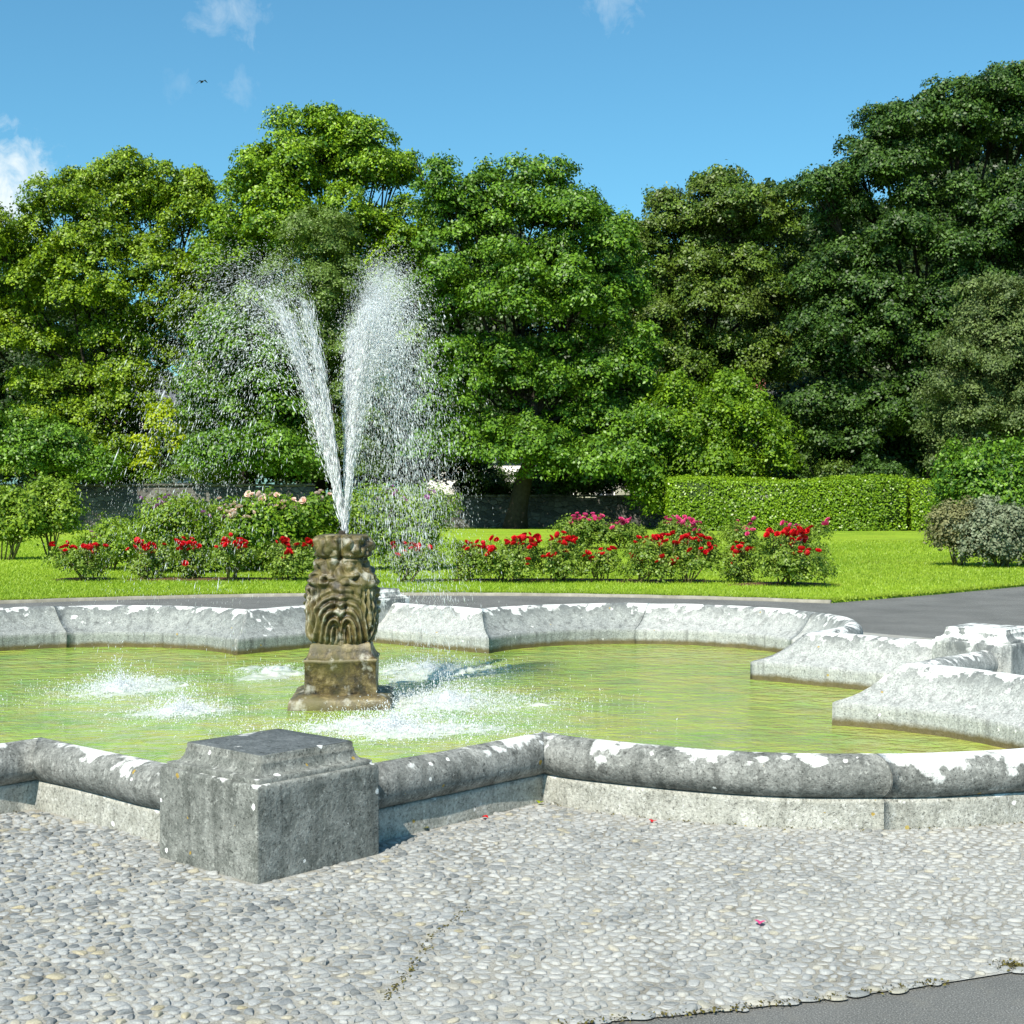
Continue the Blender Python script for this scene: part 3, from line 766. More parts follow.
statue()

# ------------------------------------------------------------------ water jets and splashes
_octV = np.array([(1,0,0),(-1,0,0),(0,1,0),(0,-1,0),(0,0,1),(0,0,-1)], float)
_octF = np.array([(0,2,4),(2,1,4),(1,3,4),(3,0,4),(2,0,5),(1,2,5),(3,1,5),(0,3,5)])
def drops(name, P, D, rad, length, mat, label=None, cat=None, group=None, parent=None):
    """P points, D directions, rad and length per drop"""
    D = D/(np.linalg.norm(D, axis=1)[:, None] + 1e-9); n = len(P)
    u = np.cross(D, RNG.normal(size=(n, 3))); u /= np.linalg.norm(u, axis=1)[:, None] + 1e-9; w = np.cross(D, u)
    V = P[:, None] + _octV[None, :, :1]*(u*rad[:, None])[:, None] + _octV[None, :, 1:2]*(w*rad[:, None])[:, None] + _octV[None, :, 2:]*(D*length[:, None])[:, None]
    Fq = (_octF[None] + 6*np.arange(n)[:, None, None]).reshape(-1, 3)
    o = mesh_np(name, V.reshape(-1, 3), Fq, mat, parent, True)
    if label: tag(o, label, cat, group)
    return o
NOZ = np.array([SX + .02, SY, 1.31]); GR = 9.81
def jet(label, land, peak, n, spread, seed, core=1.0, thin=.5):
    rng = np.random.default_rng(seed)
    vz = math.sqrt(2*GR*(peak - NOZ[2])); T = vz/GR + math.sqrt(2*(peak - wz)/GR)
    v0 = np.array([(land[0]-NOZ[0])/T, (land[1]-NOZ[1])/T, vz])
    t = rng.uniform(0, 1, n)**.85*T
    # the pump pulses: drops come in bunches and strings
    nb = 46; ph = rng.normal(0, 1, (nb+2, 3)); fr = t/T*nb; i0 = fr.astype(int); f_ = (fr - i0)[:, None]
    bunch = ph[i0]*(1-f_) + ph[i0+1]*f_
    strand = rng.integers(0, 14, n); sv = rng.normal(0, 1, (14, 3))
    v = v0 + (rng.normal(0, 1, (n, 3))*.5 + bunch*.55 + sv[strand]*.75)*spread
    slow = np.abs(rng.normal(0, .04, n)) + rng.uniform(0, .17, 14)[strand]; v[:, 2] *= 1 - slow; v[:, :2] *= (1 + rng.normal(0, .12, n))[:, None]
    P = NOZ + v*t[:, None]; P[:, 2] -= .5*GR*t*t
    vel = v.copy(); vel[:, 2] -= GR*t
    P[:, :2] += rng.normal(0, .01, (n, 2))
    ok = P[:, 2] > wz; P, vel, t = P[ok], vel[ok], t[ok]; m = len(P)
    late = np.clip((t/T - .52)*3.2, 0, 1); keep = rng.uniform(size=m) > late*thin; P, vel, t, late = P[keep], vel[keep], t[keep], late[keep]; m = len(P)
    rad = np.exp(rng.normal(math.log(.0021), .45, m))*(1 - .45*late)*.86; sp = np.linalg.norm(vel, axis=1)
    length = rad*(1.6 + np.clip(sp, 0, 7)*(1.25 + .8*late)*rng.uniform(.5, 1.5, m))
    # ligaments of the unbroken part of the jet
    n2 = int(6000*core); t2 = rng.uniform(0, 1, n2)**1.6*.40
    s2 = rng.integers(0, 14, n2)
    v2 = v0 + (rng.normal(0, .22, (n2, 3)) + sv[s2]*.55)*spread
    P2 = NOZ + v2*t2[:, None]; P2[:, 2] -= .5*GR*t2*t2; P2[:, :2] += rng.normal(0, 1, (n2, 2))*(.006 + .022*t2)[:, None]
    vel2 = v2.copy(); vel2[:, 2] -= GR*t2
    rad2 = rng.uniform(.0013, .0036, n2)*(1 - .45*t2/.43); len2 = rng.uniform(.03, .12, n2)*(1 - .7*t2/.46)
    n3 = int(n*.9); t3 = rng.uniform(.05, 1, n3)*T*.9
    v3 = v0*(1 - np.abs(rng.normal(0, .05, n3)))[:, None] + (rng.normal(0, .9, (n3, 3)) + sv[rng.integers(0, 14, n3)]*.6)*spread
    P3 = NOZ + v3*t3[:, None]; P3[:, 2] -= .5*GR*t3*t3; vel3 = v3.copy(); vel3[:, 2] -= GR*t3
    k3 = P3[:, 2] > wz; P3, vel3 = P3[k3], vel3[k3]; rad3 = rng.uniform(.0007, .0013, len(P3)); len3 = rng.uniform(.004, .014, len(P3))
    P, vel, rad, length = np.concatenate([P, P3]), np.concatenate([vel, vel3]), np.concatenate([rad, rad3]), np.concatenate([length, len3])
    drops('water_jet', np.concatenate([P, P2]), np.concatenate([vel, vel2]), np.concatenate([rad, rad2]), np.concatenate([length, len2]), M['spray'], label, 'water jet', 'jets rising from the pedestal')
def wpt(px, py):
    Y = ground_y(py, wz); return np.array([(px-512)/F*Y, Y])
G5 = [(wpt(112, 690), 3.62, 8000, .17, 'outermost white water jet arching far to the left of the pedestal', .6, .86),
      (wpt(182, 712), 3.55, 4200, .15, 'thinner white water jet arching to the left just inside the outermost one', .4, .8),
      (wpt(376, 672), 3.34, 8000, .12, 'white water jet arching to the right and landing behind the pedestal', .9, .86),
      (wpt(440, 704), 3.52, 27000, .15, 'tallest and thickest white water jet falling right of the pedestal', 1.5, .84),
      (wpt(452, 730), 3.38, 7500, .15, 'white water jet arching to the right and landing in front of the pedestal', .8, .82)]
for i, (ld, pk, nn_, sp_, lb, co, th_) in enumerate(G5): jet(lb, ld, pk, nn_, sp_, 20+i, co, th_)

def splash(label, px, py, rx, ry, n, hh, seed):
    """a broken sheet of froth on the surface with drops thrown up from it"""
    rng = np.random.default_rng(seed); c = wpt(px, py)
    g = np.linspace(-1.25, 1.25, 91); U, Vv = np.meshgrid(g, g, indexing='ij'); q2 = np.hypot(U, Vv)
    S = np.stack([(c[0] + U*rx).ravel(), (c[1] + Vv*ry).ravel(), np.zeros(U.size)], 1)
    m1 = wob(S, 6.0).reshape(U.shape); m2 = wob(S, 24).reshape(U.shape); m3 = wob(S + 2, 60).reshape(U.shape)
    mask = .78 - q2*1.2 + .30*m1 + .26*m2 + .22*m3
    S[:, 2] = wz + .002 + (np.clip(mask, 0, 1)*(.010 + .014*np.abs(m2) + .012*np.abs(m3)) + .035*np.exp(-(q2*3)**2)*np.abs(m2)).ravel()
    S[:, :2] += rng.normal(0, .004, (len(S), 2))
    idx = np.arange(U.size).reshape(U.shape); k = (mask[:-1, :-1] > 0) & (mask[1:, 1:] > 0) & (mask[1:, :-1] > 0)
    Fq = np.stack([idx[:-1, :-1][k], idx[1:, :-1][k], idx[1:, 1:][k], idx[:-1, 1:][k]], 1)
    used = np.unique(Fq); lut = np.full(U.size, -1); lut[used] = np.arange(len(used)); S2 = S[used]; Fq = lut[Fq]
    n = int(n*1.5); a = rng.uniform(0, 2*np.pi, n); q = np.abs(rng.normal(0, .6, n)); P = np.stack([c[0] + np.cos(a)*q*rx, c[1] + np.sin(a)*q*ry, np.zeros(n)], 1)
    fl = rng.uniform(size=n) < .5
    P[:, 2] = wz + np.where(fl, rng.uniform(0, .015, n), rng.exponential(hh, n)*np.exp(-q*1.3))
    D = np.array([0, 0, 1.0]) + rng.normal(0, .35, (n, 3)); D /= np.linalg.norm(D, axis=1)[:, None]
    rad = np.exp(rng.normal(math.log(.0024), .4, n)); ln = np.where(fl, rad*.8, rad*rng.uniform(1.2, 3.5, n))
    u = np.cross(D, rng.normal(size=(n, 3))); u /= np.linalg.norm(u, axis=1)[:, None]; w = np.cross(D, u)
    V = P[:, None] + _octV[None, :, :1]*(u*rad[:, None])[:, None] + _octV[None, :, 1:2]*(w*rad[:, None])[:, None] + _octV[None, :, 2:]*(D*ln[:, None])[:, None]
    Fo = (_octF[None] + 6*np.arange(n)[:, None, None]).reshape(-1, 3)
    o = mesh_np('water_splash', np.concatenate([S2, V.reshape(-1, 3)]), [tuple(f) for f in Fq] + [tuple(f) for f in (Fo + len(S2))], M['foam'], None, True)
    tag(o, label, 'splash', 'white splashes on the pool')
splash('white splash on the green water farthest left of the pedestal', 120, 690, .62, .85, 7000, .075, 41)
splash('small white splash on the green water just behind the near pier, left of the pedestal', 182, 712, .46, .6, 5000, .07, 42)
splash('faint white foam patch on the water behind the pedestal at right', 428, 672, .95, 1.2, 5000, .05, 43)
splash('broad white splash on the water right beside the pedestal', 448, 704, .95, .75, 11000, .08, 44)
splash('long white splash on the water in front of the pedestal, nearest the near wall', 395, 730, 1.0, .6, 10000, .06, 45)
splash('thin foam left behind the pedestal on the water', 275, 672, .5, .8, 900, .02, 46)

# ------------------------------------------------------------------ flowers and shrubs
def rose_mesh(name, mat, rad):
    g = Geo(); rng = np.random.default_rng(len(name))
    for ring_i, (cnt, tilt, rr) in enumerate(((6, .35, 1.0), (5, .8, .75), (4, 1.2, .45))):
        for k in range(cnt):
            a = 2*math.pi*k/cnt + ring_i*.5; ca, sa = math.cos(a), math.sin(a); w = rad*.62*rr
            def pt(o, s, z): return (ca*o - sa*s, sa*o + ca*s, z)
            o1 = rad*rr*math.cos(tilt)*.6; o2 = rad*rr*math.cos(tilt); z1 = rad*rr*math.sin(tilt)*.6; z2 = rad*rr*math.sin(tilt) + rad*.25
            g.add([pt(0, -w*.3, 0), pt(0, w*.3, 0), pt(o1, w, z1), pt(o2, w*.55, z2), pt(o2, -w*.55, z2), pt(o1, -w, z1)], [(0, 1, 2, 5), (5, 2, 3, 4)], rng.uniform(0, 1))
    o = g.build(name, mat); me = o.data; bpy.data.objects.remove(o); return me
HEADS = {}
for key, rad in (('red', .059), ('pink', .078), ('blush', .075), ('mauve', .055)):
    HEADS[key] = [rose_mesh('flower_head', M[key], rad*s) for s in (.8, 1.0, 1.2)]

def bush(name, label, px, py, wpx, hpx, leaf, flower=None, nf=0, group=None, seed=0, size=.055, per=26, dens=14, cat='bush', bare=.12, nstem=7, cluster=2.2, openness=.5, clump=None, soil=False):
    rng = np.random.default_rng(1000+seed); Y = ground_y(py, .035); x = (px-512)/F*Y; k = Y/F; w, h = wpx*k*(.72 if 'rose' in name else .6), hpx*k*(.88 if 'rose' in name else 1.04)
    root = empty(name, (x, Y, .035), label, cat, group)
    lob = []; nl = max(6, int(w*h*11))
    for i in range(nl):
        a = rng.uniform(0, 2*np.pi); q = rng.uniform(.1, .75)
        rz = h*rng.uniform(.2, .34); zc = rng.uniform(h*bare + rz*.8, max(h*.98-rz, h*bare + rz*.85))
        if i < 3: zc = h - rz
        sc_ = rng.uniform(.28, .5)
        lob.append((np.array([math.cos(a)*w*q, math.sin(a)*w*q*.8, zc]), np.array([w*sc_, w*sc_, rz])))
    V, Fq, T = crown_arrays(lob, rng, dens=dens*(2.5 if 'rose' in name else 3.3), per=per, size=size, rc=clump or (.07, .17), inner=.3, low=-.9, up=.6, droop=.3, stray=.2)
    V[:, 2] = np.maximum(V[:, 2], .01)
    mesh_np('foliage', V, Fq, leaf, root, False, T)
    g = Geo(); tops = []
    for i in range(nstem):
        c, r = lob[i % nl]; b = rng.normal(0, .06, 2)*(1+w); tp = c + np.array([rng.normal(0, .1)*w, rng.normal(0, .1)*w, r[2]*.9])
        g.tube([(b[0], b[1], -.03), (b[0]*.6 + c[0]*.5, b[1]*.6 + c[1]*.5, c[2]*.5), tp], [.014+.006*h, .010+.004*h, .004], 5); tops.append(tp)
    heads = []; top_l = [i for i in range(nl) if lob[i][0][2] + lob[i][1][2] > h*.72] or [0]
    nf = min(96, int(nf*2.5)); ncl = max(1, int(nf/cluster)) if nf else 0
    for i in range(ncl):
        c, r = lob[rng.integers(nl)] if 'rose' in name else lob[top_l[rng.integers(len(top_l))]]; tp = c + np.array([rng.normal(0, .35)*r[0], -abs(rng.normal(.55, .45))*r[1], r[2]*(rng.uniform(.85, 1.15) if 'rose' in name else rng.uniform(.7, 1.0))]); tp[2] = min(tp[2], h*1.05) if rng.uniform() < .8 or 'rose' not in name else h*rng.uniform(.95, 1.12)
        g.tube([c*np.array([1, 1, .8]), tp], [.006, .004], 4)
        for j in range(max(1, int(rng.poisson(cluster)))): heads.append(tp + rng.normal(0, 1, 3)*np.array([.09, .08, .05])*(1 if 'rose' in name else 1.7))
    g.build('stem', M['stem'], root, True)
    for p in heads[:nf+3]:
        o = bpy.data.objects.new('flower_head', HEADS[flower][rng.integers(3)]); COL.objects.link(o); o.parent = root; o.location = [float(v) for v in p]
        o.rotation_euler = (rng.normal(.45, .4), rng.normal(0, .4), rng.uniform(0, 6.28))
    return root

RED = 'red rose bushes along the lawn'
rb = [ # px, base py, width, height, flowers, label
 (86, 581, 56, 38, 13, 'leftmost red rose bush on the lawn, flowers crowded at its top left'),
 (146, 580, 46, 38, 8, 'thin red rose bush second from the left in front of the green shrub'),
 (192, 580, 42, 40, 10, 'red rose bush below the mauve flowered shrub'),
 (228, 581, 46, 44, 12, 'full red rose bush in front of the blush flowered shrub'),
 (286, 580, 58, 42, 13, 'red rose bush immediately left of the carved pedestal'),
 (402, 582, 56, 38, 9, 'red rose bush seen through the falling spray right of the pedestal'),
 (464, 582, 34, 44, 7, 'narrow red rose bush with one tall bloom cluster just right of the spray'),
 (506, 582, 56, 46, 18, 'red rose bush in the middle of the row with dark red clusters'),
 (555, 582, 52, 46, 16, 'red rose bush in front of the left end of the pink roses'),
 (598, 582, 40, 36, 5, 'sparse red rose bush with hardly any blooms in the middle row'),
 (645, 583, 50, 48, 16, 'red rose bush with a heavy bloom cluster below the pink roses'),
 (690, 583, 52, 50, 14, 'red rose bush second from the right end of its clump beside the gap'),
 (744, 583, 40, 40, 8, 'small red rose bush at the left of the last large one'),
 (782, 586, 68, 58, 22, 'large red rose bush at the right end of the row beside the open lawn')]
for i, (a, b, c, d, nf, lb) in enumerate(rb): bush('rose_bush', lb, a, b, c, d, M['leaf_rose'], 'red', nf, RED, i, cat='rose bush', dens=15)
PK = 'pink rose bushes behind the red row'
for i, (a, b, c, d, nf, lb) in enumerate([
 (585, 549, 44, 36, 12, 'leftmost pink rose bush in front of the dark garden wall'),
 (622, 549, 44, 30, 9, 'pink rose bush second from the left, low and wide'),
 (682, 550, 52, 34, 11, 'pink rose bush in front of the left end of the hedge'),
 (742, 551, 40, 32, 7, 'small pink rose bush between the red rows before the hedge'),
 (797, 552, 42, 30, 8, 'rightmost pink rose bush peeping over the large red rose bush')]):
    bush('rose_bush', lb, a, b, c, d, M['leaf_rose'], 'pink', nf, PK, 40+i, cat='rose bush', size=.075, dens=9, clump=(.1, .24))
SH = 'flowering shrubs behind the red roses'
bush('flowering_shrub', 'low green shrub at the left end of the flowering shrubs', 108, 570, 62, 50, M['leaf_shrub'], 'mauve', 2, SH, 60, size=.07, dens=9, clump=(.1, .24))
bush('flowering_shrub', 'tall green shrub dotted with mauve flowers left of the blush one', 186, 572, 100, 72, M['leaf_shrub'], 'mauve', 12, SH, 61, size=.07, dens=9, clump=(.1, .26), cluster=1.4)
bush('flowering_shrub', 'yellow green shrub topped with blush pink blooms left of the pedestal', 270, 571, 106, 74, M['leaf_bright'], 'blush', 90, SH, 62, size=.085, dens=8, clump=(.1, .26), cluster=4)
bush('flowering_shrub', 'green shrub with few mauve flowers behind the spray right of the pedestal', 400, 570, 92, 80, M['leaf_shrub'], 'mauve', 9, SH, 63, size=.07, dens=9, clump=(.1, .26), cluster=1.3)
bush('open_shrub', 'thin stemmed open green shrub at the very left edge of the lawn', 8, 560, 56, 62, M['leaf_shrub'], None, 0, 'open shrubs at the left edge', 70, size=.09, dens=6, bare=.42, nstem=9, clump=(.12, .3))
bush('open_shrub', 'thin stemmed open green shrub beside the shaded wall, taller of the two', 50, 559, 52, 72, M['leaf_shrub'], None, 0, 'open shrubs at the left edge', 71, size=.09, dens=6, bare=.45, nstem=9, clump=(.12, .3))
bush('round_shrub', 'tan green shrub with pale bare stems at the right edge of the lawn', 962, 566, 58, 62, M['leaf_tan'], None, 0, None, 72, size=.075, dens=8, bare=.3, nstem=9, clump=(.1, .26))
bush('round_shrub', 'silver grey shrub at the right edge of the lawn', 1006, 567, 78, 62, M['leaf_silver'], None, 0, None, 73, size=.08, dens=10, bare=.1, clump=(.1, .26))
bush('tall_shrub', 'tall fresh green shrub rising behind the silver grey shrub', 1000, 545, 96, 95, M['leaf_mid'], None, 0, None, 74, size=.13, dens=4, bare=.05, clump=(.2, .42))

# soil beds
def bed(px, py, rx, ry):
    Y = ground_y(py, .03); x = (px-512)/F*Y; n = 40; V = [(x, Y, .075)]
    for s, z in ((.6, .068), (1, .036)):
        for i in range(n):
            a = 2*math.pi*i/n; k = 1 + .08*math.sin(3*a + px) + .05*math.sin(7*a); V.append((x + rx*math.cos(a)*s*k, Y + ry*math.sin(a)*s*k, z))
    Fs = [(0, 1+i, 1+(i+1) % n) for i in range(n)] + [(1+i, 1+n+i, 1+n+(i+1) % n, 1+(i+1) % n) for i in range(n)]
    tag(mesh_np('flower_bed', V, Fs, M['soil'], None, True), kind='structure')
bed(86, 580, .65, .42); bed(215, 580, 1.9, .5); bed(535, 581, 2.5, .45); bed(670, 582, 1.1, .45); bed(782, 585, 1.05, .5); bed(602, 549, 1.5, .6); bed(690, 550, 1.0, .6)

# hedge
def hedge(name, label, x0, x1, Y, h, depth, seed, leaf):
    rng = np.random.default_rng(seed); n = int((x1-x0)*h*420)
    root = empty(name, ((x0+x1)/2, Y, 0), label, 'hedge')
    hw = (x1-x0)/2; P, Nn = [], []
    for face, m in (('f', n), ('t', int(n*.5)), ('b', n//3), ('s', n//8)):
        u = rng.uniform(-hw, hw, m); v = rng.uniform(0, 1, m); j = rng.normal(0, .05, m)
        if face == 'f': P.append(np.stack([u, -depth/2 + j, .05 + v*(h-.05)], 1)); Nn.append(np.tile([0, -1, .45], (m, 1)))
        if face == 'b': P.append(np.stack([u, depth/2 + j, .05 + v*(h-.05)], 1)); Nn.append(np.tile([0, 1, .45], (m, 1)))
        if face == 't': P.append(np.stack([u, (v-.5)*depth, h + j*1.3], 1)); Nn.append(np.tile([0, -.2, 1], (m, 1)))
        if face == 's': P.append(np.stack([np.where(u > 0, hw, -hw) + j, (v-.5)*depth, rng.uniform(.05, h, m)], 1)); Nn.append(np.stack([np.sign(u), u*0, u*0+.4], 1))
    P = np.concatenate(P); Nn = np.concatenate(Nn).astype(float)
    b = wob(P, 1.5)*.16; P[:, 1] += b*(P[:, 1] < 0); P[:, 2] += (wob(P + 4, .9)*.13 + wob(P, 3)*.05)*(P[:, 2]/h)
    V, Fq = leaf_quads(P, Nn + rng.normal(0, .5, Nn.shape), .13, rng)
    T = np.clip(.5 + .2*wob(P, 1.1) + rng.normal(0, .25, len(P)), 0, 1)
    mesh_np('foliage', V, Fq, leaf, root, False, np.repeat(T, 4))
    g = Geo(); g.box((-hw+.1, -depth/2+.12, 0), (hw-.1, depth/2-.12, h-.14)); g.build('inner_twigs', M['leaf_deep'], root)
YH = 69.5
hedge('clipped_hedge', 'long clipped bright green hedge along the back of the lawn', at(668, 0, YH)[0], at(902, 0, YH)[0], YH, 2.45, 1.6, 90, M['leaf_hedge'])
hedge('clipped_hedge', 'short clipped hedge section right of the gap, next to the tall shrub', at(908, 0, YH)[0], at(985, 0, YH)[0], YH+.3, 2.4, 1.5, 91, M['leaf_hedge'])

# garden walls
def garden_wall(label, x0, x1, Y, h, seed):
    g = Geo(); rng = np.random.default_rng(seed); n = 40; V = []
    for i in range(n+1):
        x = x0 + (x1-x0)*i/n - (x0+x1)/2; z = h + rng.normal(0, .025)
        V += [(x, -.25, -.05), (x, -.23, z), (x, .23, z), (x, .25, -.05)]
    g.add(V, [(i*4+j, i*4+j+1, i*4+5+j, i*4+4+j) for i in range(n) for j in range(3)] + [(3, 2, 1, 0), (n*4, n*4+1, n*4+2, n*4+3)])
    root = empty('garden_wall', ((x0+x1)/2, Y, 0), label, 'wall', 'old rubble walls at the back'); g.build('masonry', M['rubble'], root)
    c = Geo(); w = (x1-x0); q = -w/2
    while q < w/2:
        l = rng.uniform(.5, .9); z = h + rng.uniform(-.02, .02); c.box((q, -.3, z), (min(q+l-.02, w/2), .3, z+.12)); q += l
    c.build('coping', M['rubble'], root)
garden_wall('higher rubble garden wall behind the flowering shrubs at left', -50, at(315, 0, 71.5)[0], 71.5, 2.18, 1)
garden_wall('low dark rubble garden wall under the trees in the centre', at(318, 0, 77)[0], at(700, 0, 77)[0], 77, 1.66, 2)

# ------------------------------------------------------------------ houses glimpsed between the trees
def house(name, label, x0, x1, Y, h, roof_h, wallm, windows, depth=7):
    x0, x1, Y = x0*KY, x1*KY, Y*KY; root = empty(name, ((x0+x1)/2, Y, 0), label, 'house'); w = (x1-x0)/2
    g = Geo(); g.box((-w, 0, 0), (w, depth, h)); g.add([(-w, 0, h), (-w, depth, h), (-w, depth/2, h+roof_h)], [(0, 1, 2)]); g.add([(w, 0, h), (w, depth, h), (w, depth/2, h+roof_h)], [(2, 1, 0)]); g.build('wall', wallm, root)
    r = Geo(); e = .35
    for s in (0, 1):
        ya, yb = (-e, depth/2) if s == 0 else (depth+e, depth/2); za = h - e*roof_h/(depth/2) + .04; zb = h + roof_h + .04
        r.add([(-w-e, ya, za), (w+e, ya, za), (w+e, yb, zb), (-w-e, yb, zb), (-w-e, ya, za+.12), (w+e, ya, za+.12), (w+e, yb, zb+.12), (-w-e, yb, zb+.12)], [(0,1,2,3), (4,7,6,5), (0,4,5,1), (0,3,7,4), (1,5,6,2)])
    rf = r.build('roof', M['slate'], root)
    c = Geo(); c.box((w*.5-.4, depth/2-.4, h+roof_h-.5), (w*.5+.4, depth/2+.4, h+roof_h+1.1)); c.build('chimney', wallm, rf)
    for (wx, wz_, ww, wh) in windows:
        f = Geo(); t = .09
        f.box((wx-ww/2-t, -.06, wz_-t), (wx-ww/2, .04, wz_+wh+t)); f.box((wx+ww/2, -.06, wz_-t), (wx+ww/2+t, .04, wz_+wh+t)); f.box((wx-ww/2, -.06, wz_-t), (wx+ww/2, .04, wz_)); f.box((wx-ww/2, -.06, wz_+wh), (wx+ww/2, .04, wz_+wh+t)); f.box((wx-.03, -.055, wz_), (wx+.03, .03, wz_+wh)); f.box((wx-ww/2, -.05, wz_+wh*.5-.03), (wx+ww/2, .03, wz_+wh*.5+.03))
        fo = f.build('window', M['sash'], root); p = Geo(); p.box((wx-ww/2, -.012, wz_), (wx+ww/2, .01, wz_+wh)); p.build('pane', M['glass'], fo)
    return root
house('house', 'white rendered house with slate roof showing through the trees at left', at(120, 0, 88)[0], at(212, 0, 88)[0], 88, 7.2, 2.6, M['render_white'], [(-1.6, 4.2, 1, 1.6), (1.4, 4.2, 1, 1.6), (-1.6, 1, 1, 1.6), (1.4, 1, 1, 1.6)])
house('house', 'long low white building glimpsed over the dark wall in the centre', at(425, 0, 92)[0], at(640, 0, 92)[0], 92, 4.4, 2.0, M['render_white'], [(-3.5, 1, 1.2, 1.1), (2.2, 1, 1.2, 1.1), (5.0, 1, 1.2, 1.1)])
house('house', 'red brick house with white sash window hidden behind the small drooping tree', at(672, 0, 86)[0], at(800, 0, 86)[0], 86, 6.2, 2.4, M['brick'], [(-2.6, 3.3, 1.1, 1.7), (.55, 3.1, 1.1, 1.9), (2.8, 3.3, 1.1, 1.7), (-2.6, .8, 1.1, 1.6), (2.8, .8, 1.1, 1.6)])

# ------------------------------------------------------------------ trees
make_tree('lime_tree', 'broad yellow green tree at the left edge with sky showing through', 105, 76, [
 (10,265,52,48),(62,212,40,38),(118,200,44,40),(162,195,36,34),(85,280,52,46),(30,330,50,48),(120,330,46,44),(195,215,26,34),(60,400,60,46),(135,395,36,40),(-30,330,40,70),(20,450,60,40),(105,450,50,34),(0,240,30,30),(75,180,16,16),(128,168,22,18),(170,262,38,36),(108,243,44,24),(168,352,22,16),(185,318,34,38),(208,270,28,36),(200,190,18,16)], M['leaf_lime'], 101, .45, dens=1.0)
make_tree('maple_tree', 'tallest bright green tree left of centre, behind the jets', 318, 74, [
 (262,190,36,40),(320,150,40,40),(372,175,44,44),(288,235,50,48),(350,250,54,52),(236,250,34,44),(402,240,38,48),(250,330,50,48),(310,340,52,52),(385,340,48,54),(232,405,46,46),(290,425,52,44),(360,430,50,40),(322,122,20,16),(262,158,18,16),(395,165,20,20),(213,330,24,44),(298,172,40,36),(348,140,30,26)], M['leaf_maple'], 102, .5, dens=1.15)
make_tree('narrow_tree', 'dull olive narrow tree standing in front of the tallest one, behind the jets', 335, 69, [
 (322,235,36,30,-.4),(318,280,42,42,-.4),(335,340,36,48,-.4),(350,400,36,46,-.4),(345,455,36,34,-.4)], M['leaf_thin'], 103, .22, dens=1.25, size=.13, per=60, rc=(.28, .55))
make_tree('maple_tree', 'broad green tree right of the jets, its dark trunk showing before the wall', 515, 68.5, [
 (462,225,46,48),(520,205,46,40),(572,232,44,44),(500,285,56,50),(574,300,52,52),(618,300,30,46),(446,290,34,44),(470,365,48,46),(545,375,56,48),(612,372,42,46),(462,425,40,30),(530,430,42,26),(600,425,44,28),(450,448,36,22,-2.6),(505,445,40,24,-2.8),(560,458,40,26,-2.6),(610,462,42,28,-2.6),(640,440,26,30,-2),(487,180,22,18),(548,182,26,20),(600,225,18,22),(640,350,16,30),(440,188,22,24),(622,236,18,30)], M['leaf_mid'], 104, .5, dens=1.0)
make_tree('oak_tree', 'olive tinged tree between the broad green one and the big dark one', 722, 78, [
 (640,255,28,40),(682,225,38,38),(732,212,42,38),(778,222,32,36),(660,310,42,48),(722,290,50,50),(785,295,40,52),(690,370,46,46),(760,370,50,46),(640,370,26,46),(712,182,24,14),(668,205,16,16)], M['leaf_olive'], 105, .45, dens=1.15)
make_tree('sycamore_tree', 'huge dark green tree towering at the right edge', 940, 72, [
 (842,205,36,36),(898,160,50,44),(960,128,54,44),(1030,125,60,50),(850,275,50,46),(925,240,58,54),(1005,225,60,60),(825,345,42,50),(890,335,60,54),(965,320,56,50),(850,415,54,44),(925,410,54,46),(1080,230,60,70),(1000,95,36,22),(880,125,22,18),(818,190,16,16),(866,168,34,32),(1060,340,50,60)], M['leaf_dark'], 106, .6, dens=1.25)
make_tree('holm_tree', 'grey green tree at the right edge, in front of the huge dark one', 1005, 66, [
 (1000,300,36,34,-.3),(980,352,44,44,-.3),(1030,350,40,56,-.3),(958,405,34,40,-.3),(1010,420,48,44,-.3),(955,448,28,26,-.3),(1060,420,40,60,-.3)], M['leaf_grey'], 107, .3, dens=1.3, size=.14, per=56, rc=(.28, .6))
make_tree('drooping_tree', 'small fresh green drooping tree at the left end of the hedge', 712, 67.5, [
 (690,425,40,36,-.3),(735,405,34,34,-.3),(660,458,26,34,-.3),(760,440,38,32,-.3),(715,465,46,26,-.3),(672,392,20,24,-.3),(648,488,16,26,-1.5)], M['leaf_bright'], 108, .2, dens=1.1, size=.17, per=50, rc=(.3, .65), low=-1, droop=.8)
make_tree('chestnut_tree', 'mid green tree with low branches behind the left jet', 240, 70, [
 (225,345,32,34,-.2),(262,370,40,38,-.2),(218,400,34,36,-.2),(270,425,44,34,-.2),(225,450,30,24,-.2),(300,460,34,24,-.2),(240,455,34,22,-5),(285,455,34,22,-4.8)], M['leaf_mid'], 109, .3, dens=1.25)
make_tree('sapling', 'yellow green sapling rising over the left garden wall', 163, 67.5, [
 (162,414,14,13,0),(166,430,13,8,0),(154,424,10,8,0),(142,440,10,5,0),(178,437,9,5,0),(150,452,8,7,0),(175,448,9,6,0),(144,462,11,6,0)], M['leaf_yellow'], 110, .05, dens=2.2, size=.19, per=26, rc=(.2, .42), sub=0, depth=.8)
US = 'shrubs growing over the left wall'
make_tree('wall_shrub', 'dull green shrub above the left end of the wall', 40, 64.6, [(-30,440,40,40,0),(10,445,36,34,0),(55,452,38,30,0),(95,466,24,16,0)], M['leaf_mid'], 111, .12, US, dens=1.6, size=.16, per=50, rc=(.3, .6))
make_tree('wall_shrub', 'bright green shrub spilling over the left wall under the sapling', 195, 67.6, [(150,477,16,8,0),(180,472,18,10,0),(212,478,20,8,0),(232,480,10,6,0)], M['leaf_bright'], 112, .08, US, dens=2, size=.13, per=40, rc=(.2, .4), sub=0, depth=.8)
